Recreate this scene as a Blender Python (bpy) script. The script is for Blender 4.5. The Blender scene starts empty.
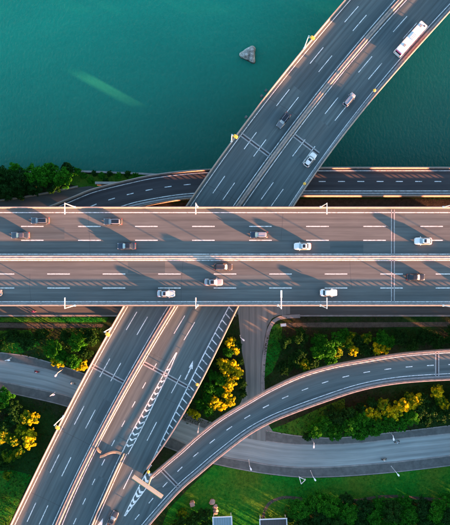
import bpy, bmesh, math, random
import numpy as np
from mathutils import Vector, Matrix, noise

random.seed(7)
S = bpy.context.scene
COL = S.collection

# ------------------------------------------------------------------ camera, sky, sun, exposure
CAM_Z = 170.0                      # drone altitude above the river
FPX = 555.0                        # focal length in photo pixels (frame is 450 px wide)
cam = bpy.data.cameras.new('camera')
cam.sensor_fit = 'HORIZONTAL'; cam.sensor_width = 36.0; cam.lens = 36.0 * FPX / 450.0
cam.clip_start = 1.0; cam.clip_end = 20000.0
cam_ob = bpy.data.objects.new('camera', cam); COL.objects.link(cam_ob)
cam_ob.location = (0, 0, CAM_Z); cam_ob.rotation_euler = (0, 0, 0)
S.camera = cam_ob

SUN_EL = math.radians(5.7)
SUN_AZ = math.radians(118.8)       # clockwise from +Y: low sun to the lower right of the picture
SKY_STRENGTH = 0.05
W = bpy.data.worlds.new('World'); S.world = W; W.use_nodes = True
wt = W.node_tree
sky = wt.nodes.new('ShaderNodeTexSky'); sky.sky_type = 'NISHITA'; sky.sun_disc = False
sky.sun_elevation = SUN_EL; sky.sun_rotation = SUN_AZ; sky.ozone_density = 1.9
wt.links.new(sky.outputs[0], wt.nodes['Background'].inputs[0])
wt.nodes['Background'].inputs[1].default_value = SKY_STRENGTH
sun = bpy.data.lights.new('sun', 'SUN'); sun.energy = 3.5; sun.angle = math.radians(0.7)
sun.color = (1.0, 0.345, 0.15)
sun_ob = bpy.data.objects.new('sun', sun); COL.objects.link(sun_ob)
to_sun = Vector((math.sin(SUN_AZ) * math.cos(SUN_EL), math.cos(SUN_AZ) * math.cos(SUN_EL), math.sin(SUN_EL)))
sun_ob.rotation_euler = (-to_sun).to_track_quat('-Z', 'Y').to_euler()
sun_ob.location = (200, -110, 60)
S.view_settings.view_transform = 'Standard'; S.view_settings.look = 'None'
S.view_settings.gamma = 1.0; S.view_settings.use_curve_mapping = False
S.view_settings.exposure = 4.35
S.render.engine = 'CYCLES'
S.cycles.max_bounces = 6; S.cycles.transparent_max_bounces = 6
S.cycles.use_denoising = True

Z_MAIN, Z_DIAG, Z_LOW, Z_GND = 20.0, 14.0, 9.0, 2.0


def P(px, py, z):
    """survey point: photo pixel and known height -> metres"""
    k = (CAM_Z - z) / FPX
    return Vector(((px - 225.0) * k, (262.5 - py) * k, z))


def XY(px, py, z=Z_GND):
    p = P(px, py, z); return (p.x, p.y)


# ------------------------------------------------------------------ materials
def nodes_of(name):
    m = bpy.data.materials.new(name); m.use_nodes = True
    nt = m.node_tree; b = nt.nodes['Principled BSDF']
    return m, nt, b


def N(nt, t, **kw):
    n = nt.nodes.new(t)
    for k, v in kw.items():
        if k in n.inputs: n.inputs[k].default_value = v
        else: setattr(n, k, v)
    return n


def ramp(nt, src, stops):
    r = nt.nodes.new('ShaderNodeValToRGB')
    el = r.color_ramp.elements
    while len(el) < len(stops): el.new(0.5)
    for e, (p, c) in zip(el, stops):
        e.position = p; e.color = (c[0], c[1], c[2], 1) if len(c) == 3 else c
    nt.links.new(src, r.inputs[0]); return r.outputs[0]


def mix(nt, fac, a, b, mode='MIX'):
    m = nt.nodes.new('ShaderNodeMix'); m.data_type = 'RGBA'; m.blend_type = mode
    for sock, v in ((m.inputs[0], fac), (m.inputs[6], a), (m.inputs[7], b)):
        if isinstance(v, (int, float)): sock.default_value = v
        elif isinstance(v, (tuple, list)): sock.default_value = (v[0], v[1], v[2], 1)
        else: nt.links.new(v, sock)
    return m.outputs[2]


def mapped(nt, coord, scale):
    tc = nt.nodes.new('ShaderNodeTexCoord'); mp = nt.nodes.new('ShaderNodeMapping')
    mp.inputs['Scale'].default_value = scale
    nt.links.new(tc.outputs[coord], mp.inputs[0]); return mp.outputs[0]


def noise_tex(nt, vec, scale, detail=4, rough=0.55):
    n = N(nt, 'ShaderNodeTexNoise'); n.inputs['Scale'].default_value = scale
    n.inputs['Detail'].default_value = detail; n.inputs['Roughness'].default_value = rough
    nt.links.new(vec, n.inputs['Vector']); return n.outputs[0]


def bump(nt, b, h, strength, dist=0.05):
    n = nt.nodes.new('ShaderNodeBump'); n.inputs['Strength'].default_value = strength
    n.inputs['Distance'].default_value = dist
    nt.links.new(h, n.inputs['Height']); nt.links.new(n.outputs[0], b.inputs['Normal'])


def plain(name, col, rough=0.5, metal=0.0, var=0.15, scale=3.0, coat=0.0, spec=0.5):
    m, nt, b = nodes_of(name)
    v = mapped(nt, 'Object', (1, 1, 1))
    f = noise_tex(nt, v, scale)
    c = mix(nt, f, tuple(x * (1 - var) for x in col), tuple(min(1, x * (1 + var)) for x in col))
    nt.links.new(c, b.inputs['Base Color'])
    b.inputs['Roughness'].default_value = rough; b.inputs['Metallic'].default_value = metal
    b.inputs['Coat Weight'].default_value = coat
    b.inputs['Specular IOR Level'].default_value = spec
    return m


def asphalt(name, base, lane_w=3.73, wheel=0.22):
    """UV in metres: u across the carriageway, v along it"""
    m, nt, b = nodes_of(name)
    streak = noise_tex(nt, mapped(nt, 'UV', (1.0, 0.012, 1)), 1.3, 5, 0.6)
    fine = noise_tex(nt, mapped(nt, 'UV', (1.0, 0.04, 1)), 4.0, 3, 0.6)
    blot = noise_tex(nt, mapped(nt, 'UV', (0.12, 0.03, 1)), 1.0, 4, 0.6)
    grit = noise_tex(nt, mapped(nt, 'UV', (1, 1, 1)), 14.0, 2, 0.6)
    d = tuple(x * 0.80 for x in base); l = tuple(x * 1.22 for x in base)
    c1 = ramp(nt, streak, [(0.28, d), (0.72, l)])
    c2 = ramp(nt, fine, [(0.3, (0.9, 0.9, 0.9)), (0.7, (1.1, 1.1, 1.1))])
    c = mix(nt, 1.0, c1, c2, 'MULTIPLY')
    c = mix(nt, 1.0, c, ramp(nt, blot, [(0.3, (0.78, 0.79, 0.8)), (0.7, (1.18, 1.16, 1.14))]), 'MULTIPLY')
    c = mix(nt, 1.0, c, ramp(nt, grit, [(0.25, (0.85, 0.85, 0.85)), (0.75, (1.15, 1.15, 1.15))]), 'MULTIPLY')
    # polished wheel tracks, two per lane, and a darker oil line mid lane
    tcu = nt.nodes.new('ShaderNodeTexCoord'); spu = nt.nodes.new('ShaderNodeSeparateXYZ'); nt.links.new(tcu.outputs['UV'], spu.inputs[0])
    wob = nt.nodes.new('ShaderNodeMath'); wob.operation = 'MULTIPLY_ADD'; wob.inputs[1].default_value = 1.1; nt.links.new(blot, wob.inputs[0]); nt.links.new(spu.outputs[0], wob.inputs[2])
    sc_ = nt.nodes.new('ShaderNodeMath'); sc_.operation = 'MULTIPLY'; sc_.inputs[1].default_value = 2 * math.pi / (lane_w / 2); nt.links.new(wob.outputs[0], sc_.inputs[0])
    sn = nt.nodes.new('ShaderNodeMath'); sn.operation = 'SINE'; nt.links.new(sc_.outputs[0], sn.inputs[0])
    c = mix(nt, 1.0, c, ramp(nt, sn.outputs[0], [(0.0, (1.03,) * 3), (1.0, (0.90, 0.90, 0.91))]), 'MULTIPLY')
    nt.links.new(c, b.inputs['Base Color'])
    b.inputs['Roughness'].default_value = 0.9; b.inputs['Specular IOR Level'].default_value = 0.15
    return m


def concrete(name, base, sc=0.6):
    m, nt, b = nodes_of(name)
    a = noise_tex(nt, mapped(nt, 'Object', (1, 1, 0.3)), sc, 6, 0.65)
    f = noise_tex(nt, mapped(nt, 'Object', (1, 1, 1)), 6.0, 3, 0.6)
    c = ramp(nt, a, [(0.3, tuple(x * 0.68 for x in base)), (0.7, tuple(x * 1.2 for x in base))])
    c = mix(nt, 1.0, c, ramp(nt, f, [(0.3, (0.86,) * 3), (0.7, (1.1,) * 3)]), 'MULTIPLY')
    nt.links.new(c, b.inputs['Base Color']); b.inputs['Roughness'].default_value = 0.85
    b.inputs['Specular IOR Level'].default_value = 0.25
    bump(nt, b, f, 0.2, 0.02)
    return m


def paint_mark(name, col=(0.74, 0.76, 0.74)):
    m, nt, b = nodes_of(name)
    f = noise_tex(nt, mapped(nt, 'Object', (1, 1, 1)), 1.6, 5, 0.7)
    c = ramp(nt, f, [(0.32, tuple(x * 0.35 for x in col)), (0.56, col)])
    nt.links.new(c, b.inputs['Base Color']); b.inputs['Roughness'].default_value = 0.8
    b.inputs['Specular IOR Level'].default_value = 0.2
    return m


def leafmat(name, dark, light, lo=0.3, hi=0.7):
    m, nt, b = nodes_of(name)
    geo = nt.nodes.new('ShaderNodeNewGeometry'); oi = nt.nodes.new('ShaderNodeObjectInfo')
    n1 = noise_tex(nt, mapped(nt, 'Object', (1, 1, 1)), 0.55, 3, 0.6)
    c = ramp(nt, n1, [(lo, dark), (hi, light)])
    c = mix(nt, 1.0, c, ramp(nt, geo.outputs['Random Per Island'], [(0.0, (0.55, 0.6, 0.5)), (1.0, (1.45, 1.4, 1.3))]), 'MULTIPLY')
    c = mix(nt, 1.0, c, ramp(nt, oi.outputs['Random'], [(0.0, (0.75, 0.82, 0.8)), (0.5, (1, 1, 1)), (1.0, (1.3, 1.12, 0.9))]), 'MULTIPLY')
    nt.links.new(c, b.inputs['Base Color']); b.inputs['Roughness'].default_value = 0.65
    b.inputs['Specular IOR Level'].default_value = 0.06
    tr = nt.nodes.new('ShaderNodeBsdfTranslucent'); nt.links.new(c, tr.inputs[0])
    ms = nt.nodes.new('ShaderNodeMixShader'); ms.inputs[0].default_value = 0.28
    nt.links.new(b.outputs[0], ms.inputs[1]); nt.links.new(tr.outputs[0], ms.inputs[2])
    nt.links.new(ms.outputs[0], nt.nodes['Material Output'].inputs[0])
    return m


def water_mat():
    m, nt, b = nodes_of('river_water')
    v = mapped(nt, 'Object', (1, 1, 1))
    big = noise_tex(nt, v, 0.012, 3, 0.5)
    tc = nt.nodes.new('ShaderNodeTexCoord'); sp = nt.nodes.new('ShaderNodeSeparateXYZ')
    nt.links.new(tc.outputs['Object'], sp.inputs[0])
    # base colour darker by the bank, greener further out and to the left
    dy = nt.nodes.new('ShaderNodeMapRange'); dy.inputs[1].default_value = 26; dy.inputs[2].default_value = 95
    nt.links.new(sp.outputs[1], dy.inputs[0])
    dx = nt.nodes.new('ShaderNodeMapRange'); dx.inputs[1].default_value = 70; dx.inputs[2].default_value = -75
    dx.inputs[3].default_value = 0.0; dx.inputs[4].default_value = 0.35
    nt.links.new(sp.outputs[0], dx.inputs[0])
    ad = nt.nodes.new('ShaderNodeMath'); ad.operation = 'ADD'
    nt.links.new(dy.outputs[0], ad.inputs[0]); nt.links.new(dx.outputs[0], ad.inputs[1])
    nb = nt.nodes.new('ShaderNodeMath'); nb.operation = 'MULTIPLY_ADD'; nb.inputs[1].default_value = 0.35; nb.inputs[2].default_value = -0.17
    nt.links.new(big, nb.inputs[0])
    ad2 = nt.nodes.new('ShaderNodeMath'); ad2.operation = 'ADD'
    nt.links.new(ad.outputs[0], ad2.inputs[0]); nt.links.new(nb.outputs[0], ad2.inputs[1])
    c = ramp(nt, ad2.outputs[0], WATER_STOPS)
    g1 = noise_tex(nt, mapped(nt, 'Object', (1.0, 0.55, 1)), 1.1, 4, 0.65); g2 = noise_tex(nt, mapped(nt, 'Object', (0.03, 0.05, 1)), 1.0, 4, 0.6)
    c = mix(nt, 1.0, c, ramp(nt, g1, [(0.3, (0.93,) * 3), (0.7, (1.07,) * 3)]), 'MULTIPLY')
    c = mix(nt, 1.0, c, ramp(nt, g2, [(0.3, (0.88, 0.93, 0.95)), (0.7, (1.1, 1.06, 1.04))]), 'MULTIPLY')
    nt.links.new(c, b.inputs['Base Color'])
    b.inputs['Roughness'].default_value = 0.9; b.inputs['Specular IOR Level'].default_value = 0.0
    b.inputs['Coat Weight'].default_value = 0.3; b.inputs['Coat IOR'].default_value = 1.33; b.inputs['Coat Roughness'].default_value = 0.1
    r1 = noise_tex(nt, mapped(nt, 'Object', (1.0, 0.6, 1)), 1.3, 4, 0.6)
    wv = noise_tex(nt, mapped(nt, 'Object', (0.10, 0.25, 1)), 1.0, 2, 0.5)
    a3 = nt.nodes.new('ShaderNodeMath'); a3.operation = 'ADD'
    nt.links.new(r1, a3.inputs[0]); nt.links.new(wv, a3.inputs[1])
    bp = nt.nodes.new('ShaderNodeBump'); bp.inputs['Strength'].default_value = 0.9; bp.inputs['Distance'].default_value = 0.75
    nt.links.new(a3.outputs[0], bp.inputs['Height']); nt.links.new(bp.outputs[0], b.inputs['Coat Normal'])
    return m


def ground_mat(name, dirt, green, thr=0.5, sc=0.06):
    m, nt, b = nodes_of(name)
    v = mapped(nt, 'Object', (1, 1, 1))
    a = noise_tex(nt, v, sc, 5, 0.6); f = noise_tex(nt, v, 1.2, 5, 0.7)
    ff = noise_tex(nt, v, 5.0, 2, 0.6)
    s = nt.nodes.new('ShaderNodeMath'); s.operation = 'MULTIPLY_ADD'; s.inputs[1].default_value = 0.35
    nt.links.new(f, s.inputs[0]); nt.links.new(a, s.inputs[2])
    c = ramp(nt, s.outputs[0], [(thr + 0.08, green), (thr + 0.28, dirt)])
    c = mix(nt, 1.0, c, ramp(nt, f, [(0.3, (0.6,) * 3), (0.7, (1.35,) * 3)]), 'MULTIPLY')
    c = mix(nt, 1.0, c, ramp(nt, ff, [(0.3, (0.75,) * 3), (0.7, (1.25,) * 3)]), 'MULTIPLY')
    nt.links.new(c, b.inputs['Base Color']); b.inputs['Roughness'].default_value = 0.95
    b.inputs['Specular IOR Level'].default_value = 0.1
    bump(nt, b, f, 0.6, 0.25)
    return m


WATER_STOPS = [(0.0, (0.005, 0.066, 0.056)), (0.35, (0.009, 0.108, 0.080)), (1.0, (0.008, 0.21, 0.142))]
M = {}
M['asphalt'] = asphalt('deck_asphalt', (0.078, 0.104, 0.108))
M['asphalt_main'] = asphalt('main_deck_asphalt', (0.089, 0.103, 0.103))
M['asphalt_low'] = asphalt('old_asphalt', (0.055, 0.055, 0.058))
M['ground_asphalt'] = asphalt('ground_asphalt', (0.235, 0.275, 0.27))
M['service_asphalt'] = asphalt('service_asphalt', (0.082, 0.092, 0.088))
M['dusty_asphalt'] = asphalt('dusty_asphalt', (0.165, 0.185, 0.175))
M['pavement'] = concrete('pavement_slabs', (0.105, 0.115, 0.11))
M['kerb'] = concrete('kerb_stone', (0.24, 0.24, 0.23))
M['mark'] = paint_mark('road_paint')
M['joint'] = concrete('joint_steel', (0.28, 0.29, 0.29), 1.5)
M['concrete'] = concrete('bridge_concrete', (0.31, 0.27, 0.24), 1.1)
M['median'] = concrete('median_concrete', (0.46, 0.41, 0.37), 1.1)
M['girder'] = concrete('girder_concrete', (0.26, 0.24, 0.22), 0.2)
M['rail'] = plain('rail_paint', (0.30, 0.25, 0.22), 0.5, 0.0)
M['white'] = plain('white_enamel', (0.82, 0.82, 0.80), 0.4)
M['yellow'] = plain('yellow_enamel', (0.80, 0.44, 0.06), 0.4)
M['orange'] = plain('orange_band', (0.62, 0.33, 0.19), 0.5, var=0.3)
M['cream'] = plain('cream_enamel', (0.27, 0.30, 0.25), 0.6)
M['green_sign'] = plain('sign_panel_paint', (0.03, 0.14, 0.09), 0.4)
M['glass'] = plain('car_glass', (0.010, 0.016, 0.024), 0.08, 0.0, 0.05, spec=0.5)
M['screen'] = plain('windscreen_glass', (0.20, 0.26, 0.29), 0.08, 0.0, 0.05, spec=1.0)  # pale base puts the sky's reflection into the glass colour
M['rubber'] = plain('rubber', (0.015, 0.015, 0.015), 0.8)
M['alloy'] = plain('alloy', (0.5, 0.5, 0.5), 0.3, 0.9)
M['lamp_red'] = plain('red_lens', (0.45, 0.02, 0.02), 0.2)
M['lamp_clear'] = plain('clear_lens', (0.35, 0.38, 0.4), 0.15)
M['black_trim'] = plain('black_trim', (0.02, 0.02, 0.022), 0.4)
M['rock'] = None
M['bark'] = concrete('bark', (0.07, 0.05, 0.035), 2.0)
M['leaf_green'] = leafmat('leaf_green', (0.009, 0.078, 0.006), (0.028, 0.20, 0.010))
M['leaf_dark'] = leafmat('leaf_dark', (0.007, 0.034, 0.008), (0.015, 0.075, 0.012))
M['leaf_sun_lime'] = leafmat('leaf_sun_lime', (0.018, 0.12, 0.007), (0.24, 0.28, 0.009), 0.42, 0.62)  # lime patches are sunlight put into the green leaf colour
M['leaf_sun_gold'] = leafmat('leaf_sun_gold', (0.07, 0.16, 0.006), (0.58, 0.52, 0.008), 0.39, 0.56)  # gold patches are sunlight put into the leaf colour
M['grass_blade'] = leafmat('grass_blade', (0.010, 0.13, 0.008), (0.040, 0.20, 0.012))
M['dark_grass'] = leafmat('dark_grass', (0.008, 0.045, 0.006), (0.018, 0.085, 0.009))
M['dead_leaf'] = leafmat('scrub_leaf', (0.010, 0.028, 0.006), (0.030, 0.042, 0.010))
M['ground'] = ground_mat('bare_ground', (0.024, 0.025, 0.013), (0.009, 0.045, 0.007), 0.50)
M['dirt'] = ground_mat('dirt_under_bridge', (0.034, 0.030, 0.024), (0.020, 0.032, 0.014), 0.3)
M['lawn'] = ground_mat('lawn_turf', (0.055, 0.12, 0.010), (0.006, 0.145, 0.011), 0.53)
M['water'] = water_mat()


# ------------------------------------------------------------------ mesh helpers
class MB:
    def __init__(s): s.v = []; s.f = []; s.uv = []

    def face_uv(s, f, uvs): s.f.append(f); s.uv.append(uvs)

    def quadstrip(s, A, B, uvA=None, uvB=None, flip=False):
        n0 = len(s.v); n = len(A)
        for a, b in zip(A, B): s.v.append(tuple(a)); s.v.append(tuple(b))
        for i in range(n - 1):
            q = [n0 + 2 * i, n0 + 2 * i + 1, n0 + 2 * i + 3, n0 + 2 * i + 2]
            u = [(0, 0)] * 4 if uvA is None else [uvA[i], uvB[i], uvB[i + 1], uvA[i + 1]]
            if flip: q.reverse(); u.reverse()
            s.f.append(q); s.uv.append(u)

    def ngon(s, pts):
        n0 = len(s.v); s.v += [tuple(p) for p in pts]
        s.f.append(list(range(n0, n0 + len(pts)))); s.uv.append(None)

    def box(s, c, size, rz=0.0, taper=1.0, mat=None):
        sx, sy, sz = (d / 2 for d in size); n0 = len(s.v); c = Vector(c)
        R = Matrix.Rotation(rz, 3, 'Z') if mat is None else mat
        for z, t in ((-sz, 1.0), (sz, taper)):
            for x, y in ((-sx, -sy), (sx, -sy), (sx, sy), (-sx, sy)):
                s.v.append(tuple(c + R @ Vector((x * t, y * t, z))))
        for q in ((3, 2, 1, 0), (4, 5, 6, 7), (0, 1, 5, 4), (1, 2, 6, 5), (2, 3, 7, 6), (3, 0, 4, 7)):
            s.f.append([n0 + i for i in q]); s.uv.append(None)

    def tube(s, a, b, r0, r1=None, n=8):
        r1 = r0 if r1 is None else r1
        a = Vector(a); b = Vector(b); d = (b - a)
        if d.length < 1e-6: return
        q = d.to_track_quat('Z', 'Y'); n0 = len(s.v)
        for p, r in ((a, r0), (b, r1)):
            for i in range(n):
                t = 2 * math.pi * i / n
                s.v.append(tuple(p + q @ Vector((r * math.cos(t), r * math.sin(t), 0))))
        for i in range(n):
            j = (i + 1) % n
            s.f.append([n0 + i, n0 + j, n0 + n + j, n0 + n + i]); s.uv.append(None)
        s.f.append([n0 + i for i in reversed(range(n))]); s.uv.append(None)
        s.f.append([n0 + n + i for i in range(n)]); s.uv.append(None)

    def sweep(s, path, prof, closed=True):
        """prof: list of (u, h): u to the left of travel, h up"""
        n = len(prof); n0 = len(s.v)
        for i, p in enumerate(path):
            a = path[max(0, i - 1)]; b = path[min(len(path) - 1, i + 1)]
            t = (Vector(b) - Vector(a)); t.z = 0; t.normalize(); l = Vector((-t.y, t.x, 0))
            for u, h in prof: s.v.append(tuple(Vector(p) + l * u + Vector((0, 0, h))))
        for i in range(len(path) - 1):
            for k in range(n if closed else n - 1):
                kk = (k + 1) % n; a = n0 + i * n; b = a + n
                s.f.append([a + k, a + kk, b + kk, b + k]); s.uv.append(None)
        if closed:
            s.f.append([n0 + k for k in range(n)]); s.uv.append(None)
            e = n0 + (len(path) - 1) * n
            s.f.append([e + k for k in reversed(range(n))]); s.uv.append(None)

    def rings(s, rings, cap=True):
        n = len(rings[0]); n0 = len(s.v)
        for r in rings: s.v += [tuple(p) for p in r]
        for i in range(len(rings) - 1):
            for k in range(n):
                kk = (k + 1) % n; a = n0 + i * n
                s.f.append([a + k, a + kk, a + n + kk, a + n + k]); s.uv.append(None)
        if cap:
            s.f.append([n0 + k for k in reversed(range(n))]); s.uv.append(None)
            e = n0 + (len(rings) - 1) * n
            s.f.append([e + k for k in range(n)]); s.uv.append(None)

    def mesh(s, name, smooth=False, fixn=True):
        me = bpy.data.meshes.new(name); me.from_pydata(s.v, [], s.f)
        if any(u is not None for u in s.uv):
            lay = me.uv_layers.new(name='UVMap'); k = 0
            for poly, u in zip(s.f, s.uv):
                for j in range(len(poly)):
                    lay.data[k].uv = u[j] if u is not None else (0, 0); k += 1
        if fixn:
            bm = bmesh.new(); bm.from_mesh(me); bmesh.ops.recalc_face_normals(bm, faces=bm.faces); bm.to_mesh(me); bm.free()
        if smooth:
            me.polygons.foreach_set('use_smooth', [True] * len(me.polygons))
        return me

    def build(s, name, mat, parent=None, smooth=False, loc=None, fixn=True, world=True):
        me = s.mesh(name, smooth, fixn)
        if mat is not None: me.materials.append(mat)
        return link(name, me, parent, loc)


def link(name, me, parent=None, loc=None):
    o = bpy.data.objects.new(name, me); COL.objects.link(o)
    if parent is not None: o.parent = parent
    if loc is not None: o.location = loc
    return o


def tag(o, label=None, cat=None, group=None, kind=None):
    if label: o['label'] = label
    if cat: o['category'] = cat
    if group: o['group'] = group
    if kind: o['kind'] = kind
    return o


def thing(name, label, cat, loc=(0, 0, 0), rz=0.0, group=None):
    o = bpy.data.objects.new(name, None); COL.objects.link(o)
    o.empty_display_size = 0.5
    o.location = loc; o.rotation_euler = (0, 0, rz)
    return tag(o, label, cat, group)


def copy_thing(o, loc, rz, scale=None, label=None):
    c = o.copy(); COL.objects.link(c); c.location = loc; c.rotation_euler = (0, 0, rz)
    if scale is not None: c.scale = scale if not isinstance(scale, (int, float)) else (scale,) * 3
    if label: c['label'] = label
    for ch in o.children:
        d = ch.copy(); COL.objects.link(d); d.parent = c
        for g in ch.children:
            e = g.copy(); COL.objects.link(e); e.parent = d
    return c


# ------------------------------------------------------------------ curves
def catmull(pts, step=1.5):
    pts = [np.array(p, float) for p in pts]
    pts = [2 * pts[0] - pts[1]] + pts + [2 * pts[-1] - pts[-2]]
    out = []
    for i in range(1, len(pts) - 2):
        p0, p1, p2, p3 = pts[i - 1:i + 3]
        n = max(2, int(np.linalg.norm(p2 - p1) / step))
        for k in range(n):
            t = k / n
            out.append(0.5 * ((2 * p1) + (p2 - p0) * t + (2 * p0 - 5 * p1 + 4 * p2 - p3) * t * t + (3 * p1 - p0 - 3 * p2 + p3) * t ** 3))
    out.append(pts[-2]); return np.array(out)


def lens(C):
    d = np.r_[0, np.cumsum(np.linalg.norm(np.diff(C[:, :2], axis=0), axis=1))]
    return d


def resample(C, step):
    d = lens(C); n = max(2, int(round(d[-1] / step)) + 1); s = np.linspace(0, d[-1], n)
    return np.stack([np.interp(s, d, C[:, k]) for k in range(C.shape[1])], 1)


def sub(C, s0, s1, step=1.0):
    d = lens(C); n = max(2, int((s1 - s0) / step) + 1); s = np.linspace(s0, s1, n)
    return np.stack([np.interp(s, d, C[:, k]) for k in range(C.shape[1])], 1)


def tangents(C):
    t = np.gradient(C[:, :2], axis=0); t /= np.linalg.norm(t, axis=1)[:, None]; return t


def offset(C, u):
    """u > 0: to the left of the direction of travel"""
    t = tangents(C); n = np.stack([-t[:, 1], t[:, 0]], 1)
    D = C.copy(); D[:, :2] += n * (u if np.isscalar(u) else np.asarray(u)[:, None]); return D


def project(C, p):
    q = C[:, :2]; i = np.argmin(np.hypot(q[:, 0] - p[0], q[:, 1] - p[1])); return lens(C)[i]


def px_curve(pts, z, step=1.0):
    return catmull([tuple(P(x, y, z)) for x, y in pts], step)


def polyfit_curve(pts, deg, lo, hi, z, axis='y', ext=0):
    """smooth a surveyed edge: fit across the frame, run straight on beyond it"""
    a = np.array(pts, float)
    t, w = (a[:, 1], a[:, 0]) if axis == 'y' else (a[:, 0], a[:, 1])
    m, sd = t.mean(), t.std(); c = np.polyfit((t - m) / sd, w, deg); dc = np.polyder(c)

    def ev(x):
        xx = np.clip(x, lo, hi)
        return np.polyval(c, (xx - m) / sd) + np.polyval(dc, (xx - m) / sd) / sd * (x - xx)
    return ev


def ribbon(mb, C, w, dz=0.0):
    A = offset(C, w / 2); B = offset(C, -w / 2); A[:, 2] += dz; B[:, 2] += dz
    mb.quadstrip(A, B)


MARK_DZ = 0.006


def mark_line(parent, C, w=0.22, name='edge_line'):
    mb = MB(); ribbon(mb, resample(C, 2.0), w, MARK_DZ)
    return mb.build(name, M['mark'], parent)


def dashes(parent, C, centres, length, z, w=0.2, period=None, smin=None, smax=None):
    s = sorted(project(C, P(x, y, z)) for x, y in centres)
    if period is None:
        period = np.median(np.diff(s))
    k = np.round((np.array(s) - s[0]) / period)
    if len(s) > 2:
        A = np.polyfit(k, s, 1); period, ph = A
    else: ph = s[0]
    L = lens(C)[-1]; lo = 2 if smin is None else smin; hi = L - 2 if smax is None else smax
    i0 = math.ceil((lo - ph) / period); i1 = math.floor((hi - ph) / period)
    for i in range(i0, i1 + 1):
        c = ph + i * period
        mb = MB(); ribbon(mb, sub(C, max(0, c - length / 2), min(L, c + length / 2), 1.0), w, MARK_DZ)
        mb.build('lane_dash', M['mark'], parent)


# parapets
BAR_H = 1.08


def barrier(parent, C, h=BAR_H, w=0.44, top=0.2, name='barrier', mat='concrete'):
    prof = [(-w / 2, -0.05), (w / 2, -0.05), (w / 2, 0.18), (top / 2 + 0.05, 0.42), (top / 2, h), (-top / 2, h), (-top / 2 - 0.05, 0.42), (-w / 2, 0.18)]
    mb = MB(); mb.sweep([Vector(p) for p in resample(C, 2.0)], prof)
    return mb.build(name, M[mat], parent)


def guard_rail(parent, C, h0=BAR_H, h1=1.42, post=1.9, name='guard_rail', rail=0.10):
    mb = MB(); Q = resample(C, 2.0)
    mb.sweep([Vector(p) for p in Q], [(-0.09, h1 - rail), (0.09, h1 - rail), (0.09, h1), (-0.09, h1)])
    R = resample(C, post); t = tangents(R)
    for p, d in zip(R, t):
        mb.box((p[0], p[1], p[2] + (h0 + h1 - 0.1) / 2), (0.5 if post < 3 else 0.16, 0.10, h1 - 0.1 - h0 + 0.02), math.atan2(d[1], d[0]))
    o = mb.build(name, M['rail'], parent); o['kind'] = 'stuff'; return o


def deck_between(parent, A, B, mat, depth=1.7, inset=2.6, edge=0.4, name='deck', vv=None):
    """A: left edge, B: right edge, same count, metres"""
    A = np.asarray(A); B = np.asarray(B)
    mid = (A + B) / 2; v = lens(mid) if vv is None else vv; wd = np.linalg.norm((A - B)[:, :2], axis=1)
    mb = MB(); mb.quadstrip(A, B, [(0, x) for x in v], [(w, x) for w, x in zip(wd, v)])
    deck = mb.build(name, M[mat], parent)
    g = MB(); n = len(A); rs = []
    for a, b in zip(A, B):
        a = Vector(a); b = Vector(b); d = (b - a).normalized()
        ins = min(inset, (b - a).length * 0.3); zz = Vector((0, 0, 1))
        rs.append([a - zz * 0.03, a - zz * edge, a + d * ins * 0.75 - zz * (edge + 0.15), a + d * ins - zz * depth,
                   b - d * ins - zz * depth, b - d * ins * 0.75 - zz * (edge + 0.15), b - zz * edge, b - zz * 0.03])
    g.rings(rs); g.build('girder', M['girder'], parent)
    return deck


def pier(parent, x, y, ztop, rz, w=2.2, d=1.6, cap=6.0, zb=0.0):
    mb = MB(); mb.box((x, y, (zb - 2 + ztop - 1.2) / 2), (d, w, ztop - 1.2 - zb + 2), rz)
    ring = []
    for z, l in ((ztop - 1.2, w), (ztop - 0.5, cap), (ztop - 0.02, cap)):
        R = Matrix.Rotation(rz, 3, 'Z')
        ring.append([Vector((x, y, z)) + R @ Vector((a * (d / 2 + 0.1), b * l / 2, 0)) for a, b in ((-1, -1), (1, -1), (1, 1), (-1, 1))])
    mb.rings(ring); mb.build('pier', M['girder'], parent)


# ------------------------------------------------------------------ SETTING: river, land
def sheet(name, poly, z, mat, kind='structure', uv=True, px=True, swap=False):
    pts = [P(x, y, z) for x, y in poly] if px else [Vector((x, y, z)) for x, y in poly]
    mb = MB(); n0 = 0; mb.v = [tuple(p) for p in pts]; mb.f = [list(range(len(pts)))]; mb.uv = [[(p.y, p.x) if swap else (p.x, p.y) for p in pts]]
    me = mb.mesh(name, fixn=False)
    bm = bmesh.new(); bm.from_mesh(me)
    for f in bm.faces:
        if f.normal.z < 0: f.normal_flip()
    bmesh.ops.triangulate(bm, faces=bm.faces, ngon_method='EAR_CLIP'); bm.to_mesh(me); bm.free()
    me.materials.append(M[mat]); o = link(name, me); o['kind'] = kind; return o


w = MB(); w.ngon([(-9000, -60, 0), (9000, -60, 0), (9000, 9000, 0), (-9000, 9000, 0)])
tag(w.build('river_water', M['water']), kind='structure')

SHORE = [(-3000, 27.0), (-120, 27.0), (-68, 27.2), (-45, 27.4), (-25, 26.6), (0, 25.2), (40, 24.6), (120, 25.0), (3000, 25)]
g = MB(); n = len(SHORE)
g.v = [(x, y, Z_GND) for x, y in SHORE] + [(x, y + 1.6, -2.5) for x, y in SHORE] + [(3000, -9000, Z_GND), (-3000, -9000, Z_GND)]
g.f = [[n + 0 + i, i, i + 1, n + i + 1] for i in range(n - 1)] + [list(range(n)) + [2 * n, 2 * n + 1]]
g.uv = [None] * len(g.f)
tag(g.build('ground', M['ground']), kind='structure')

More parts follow.
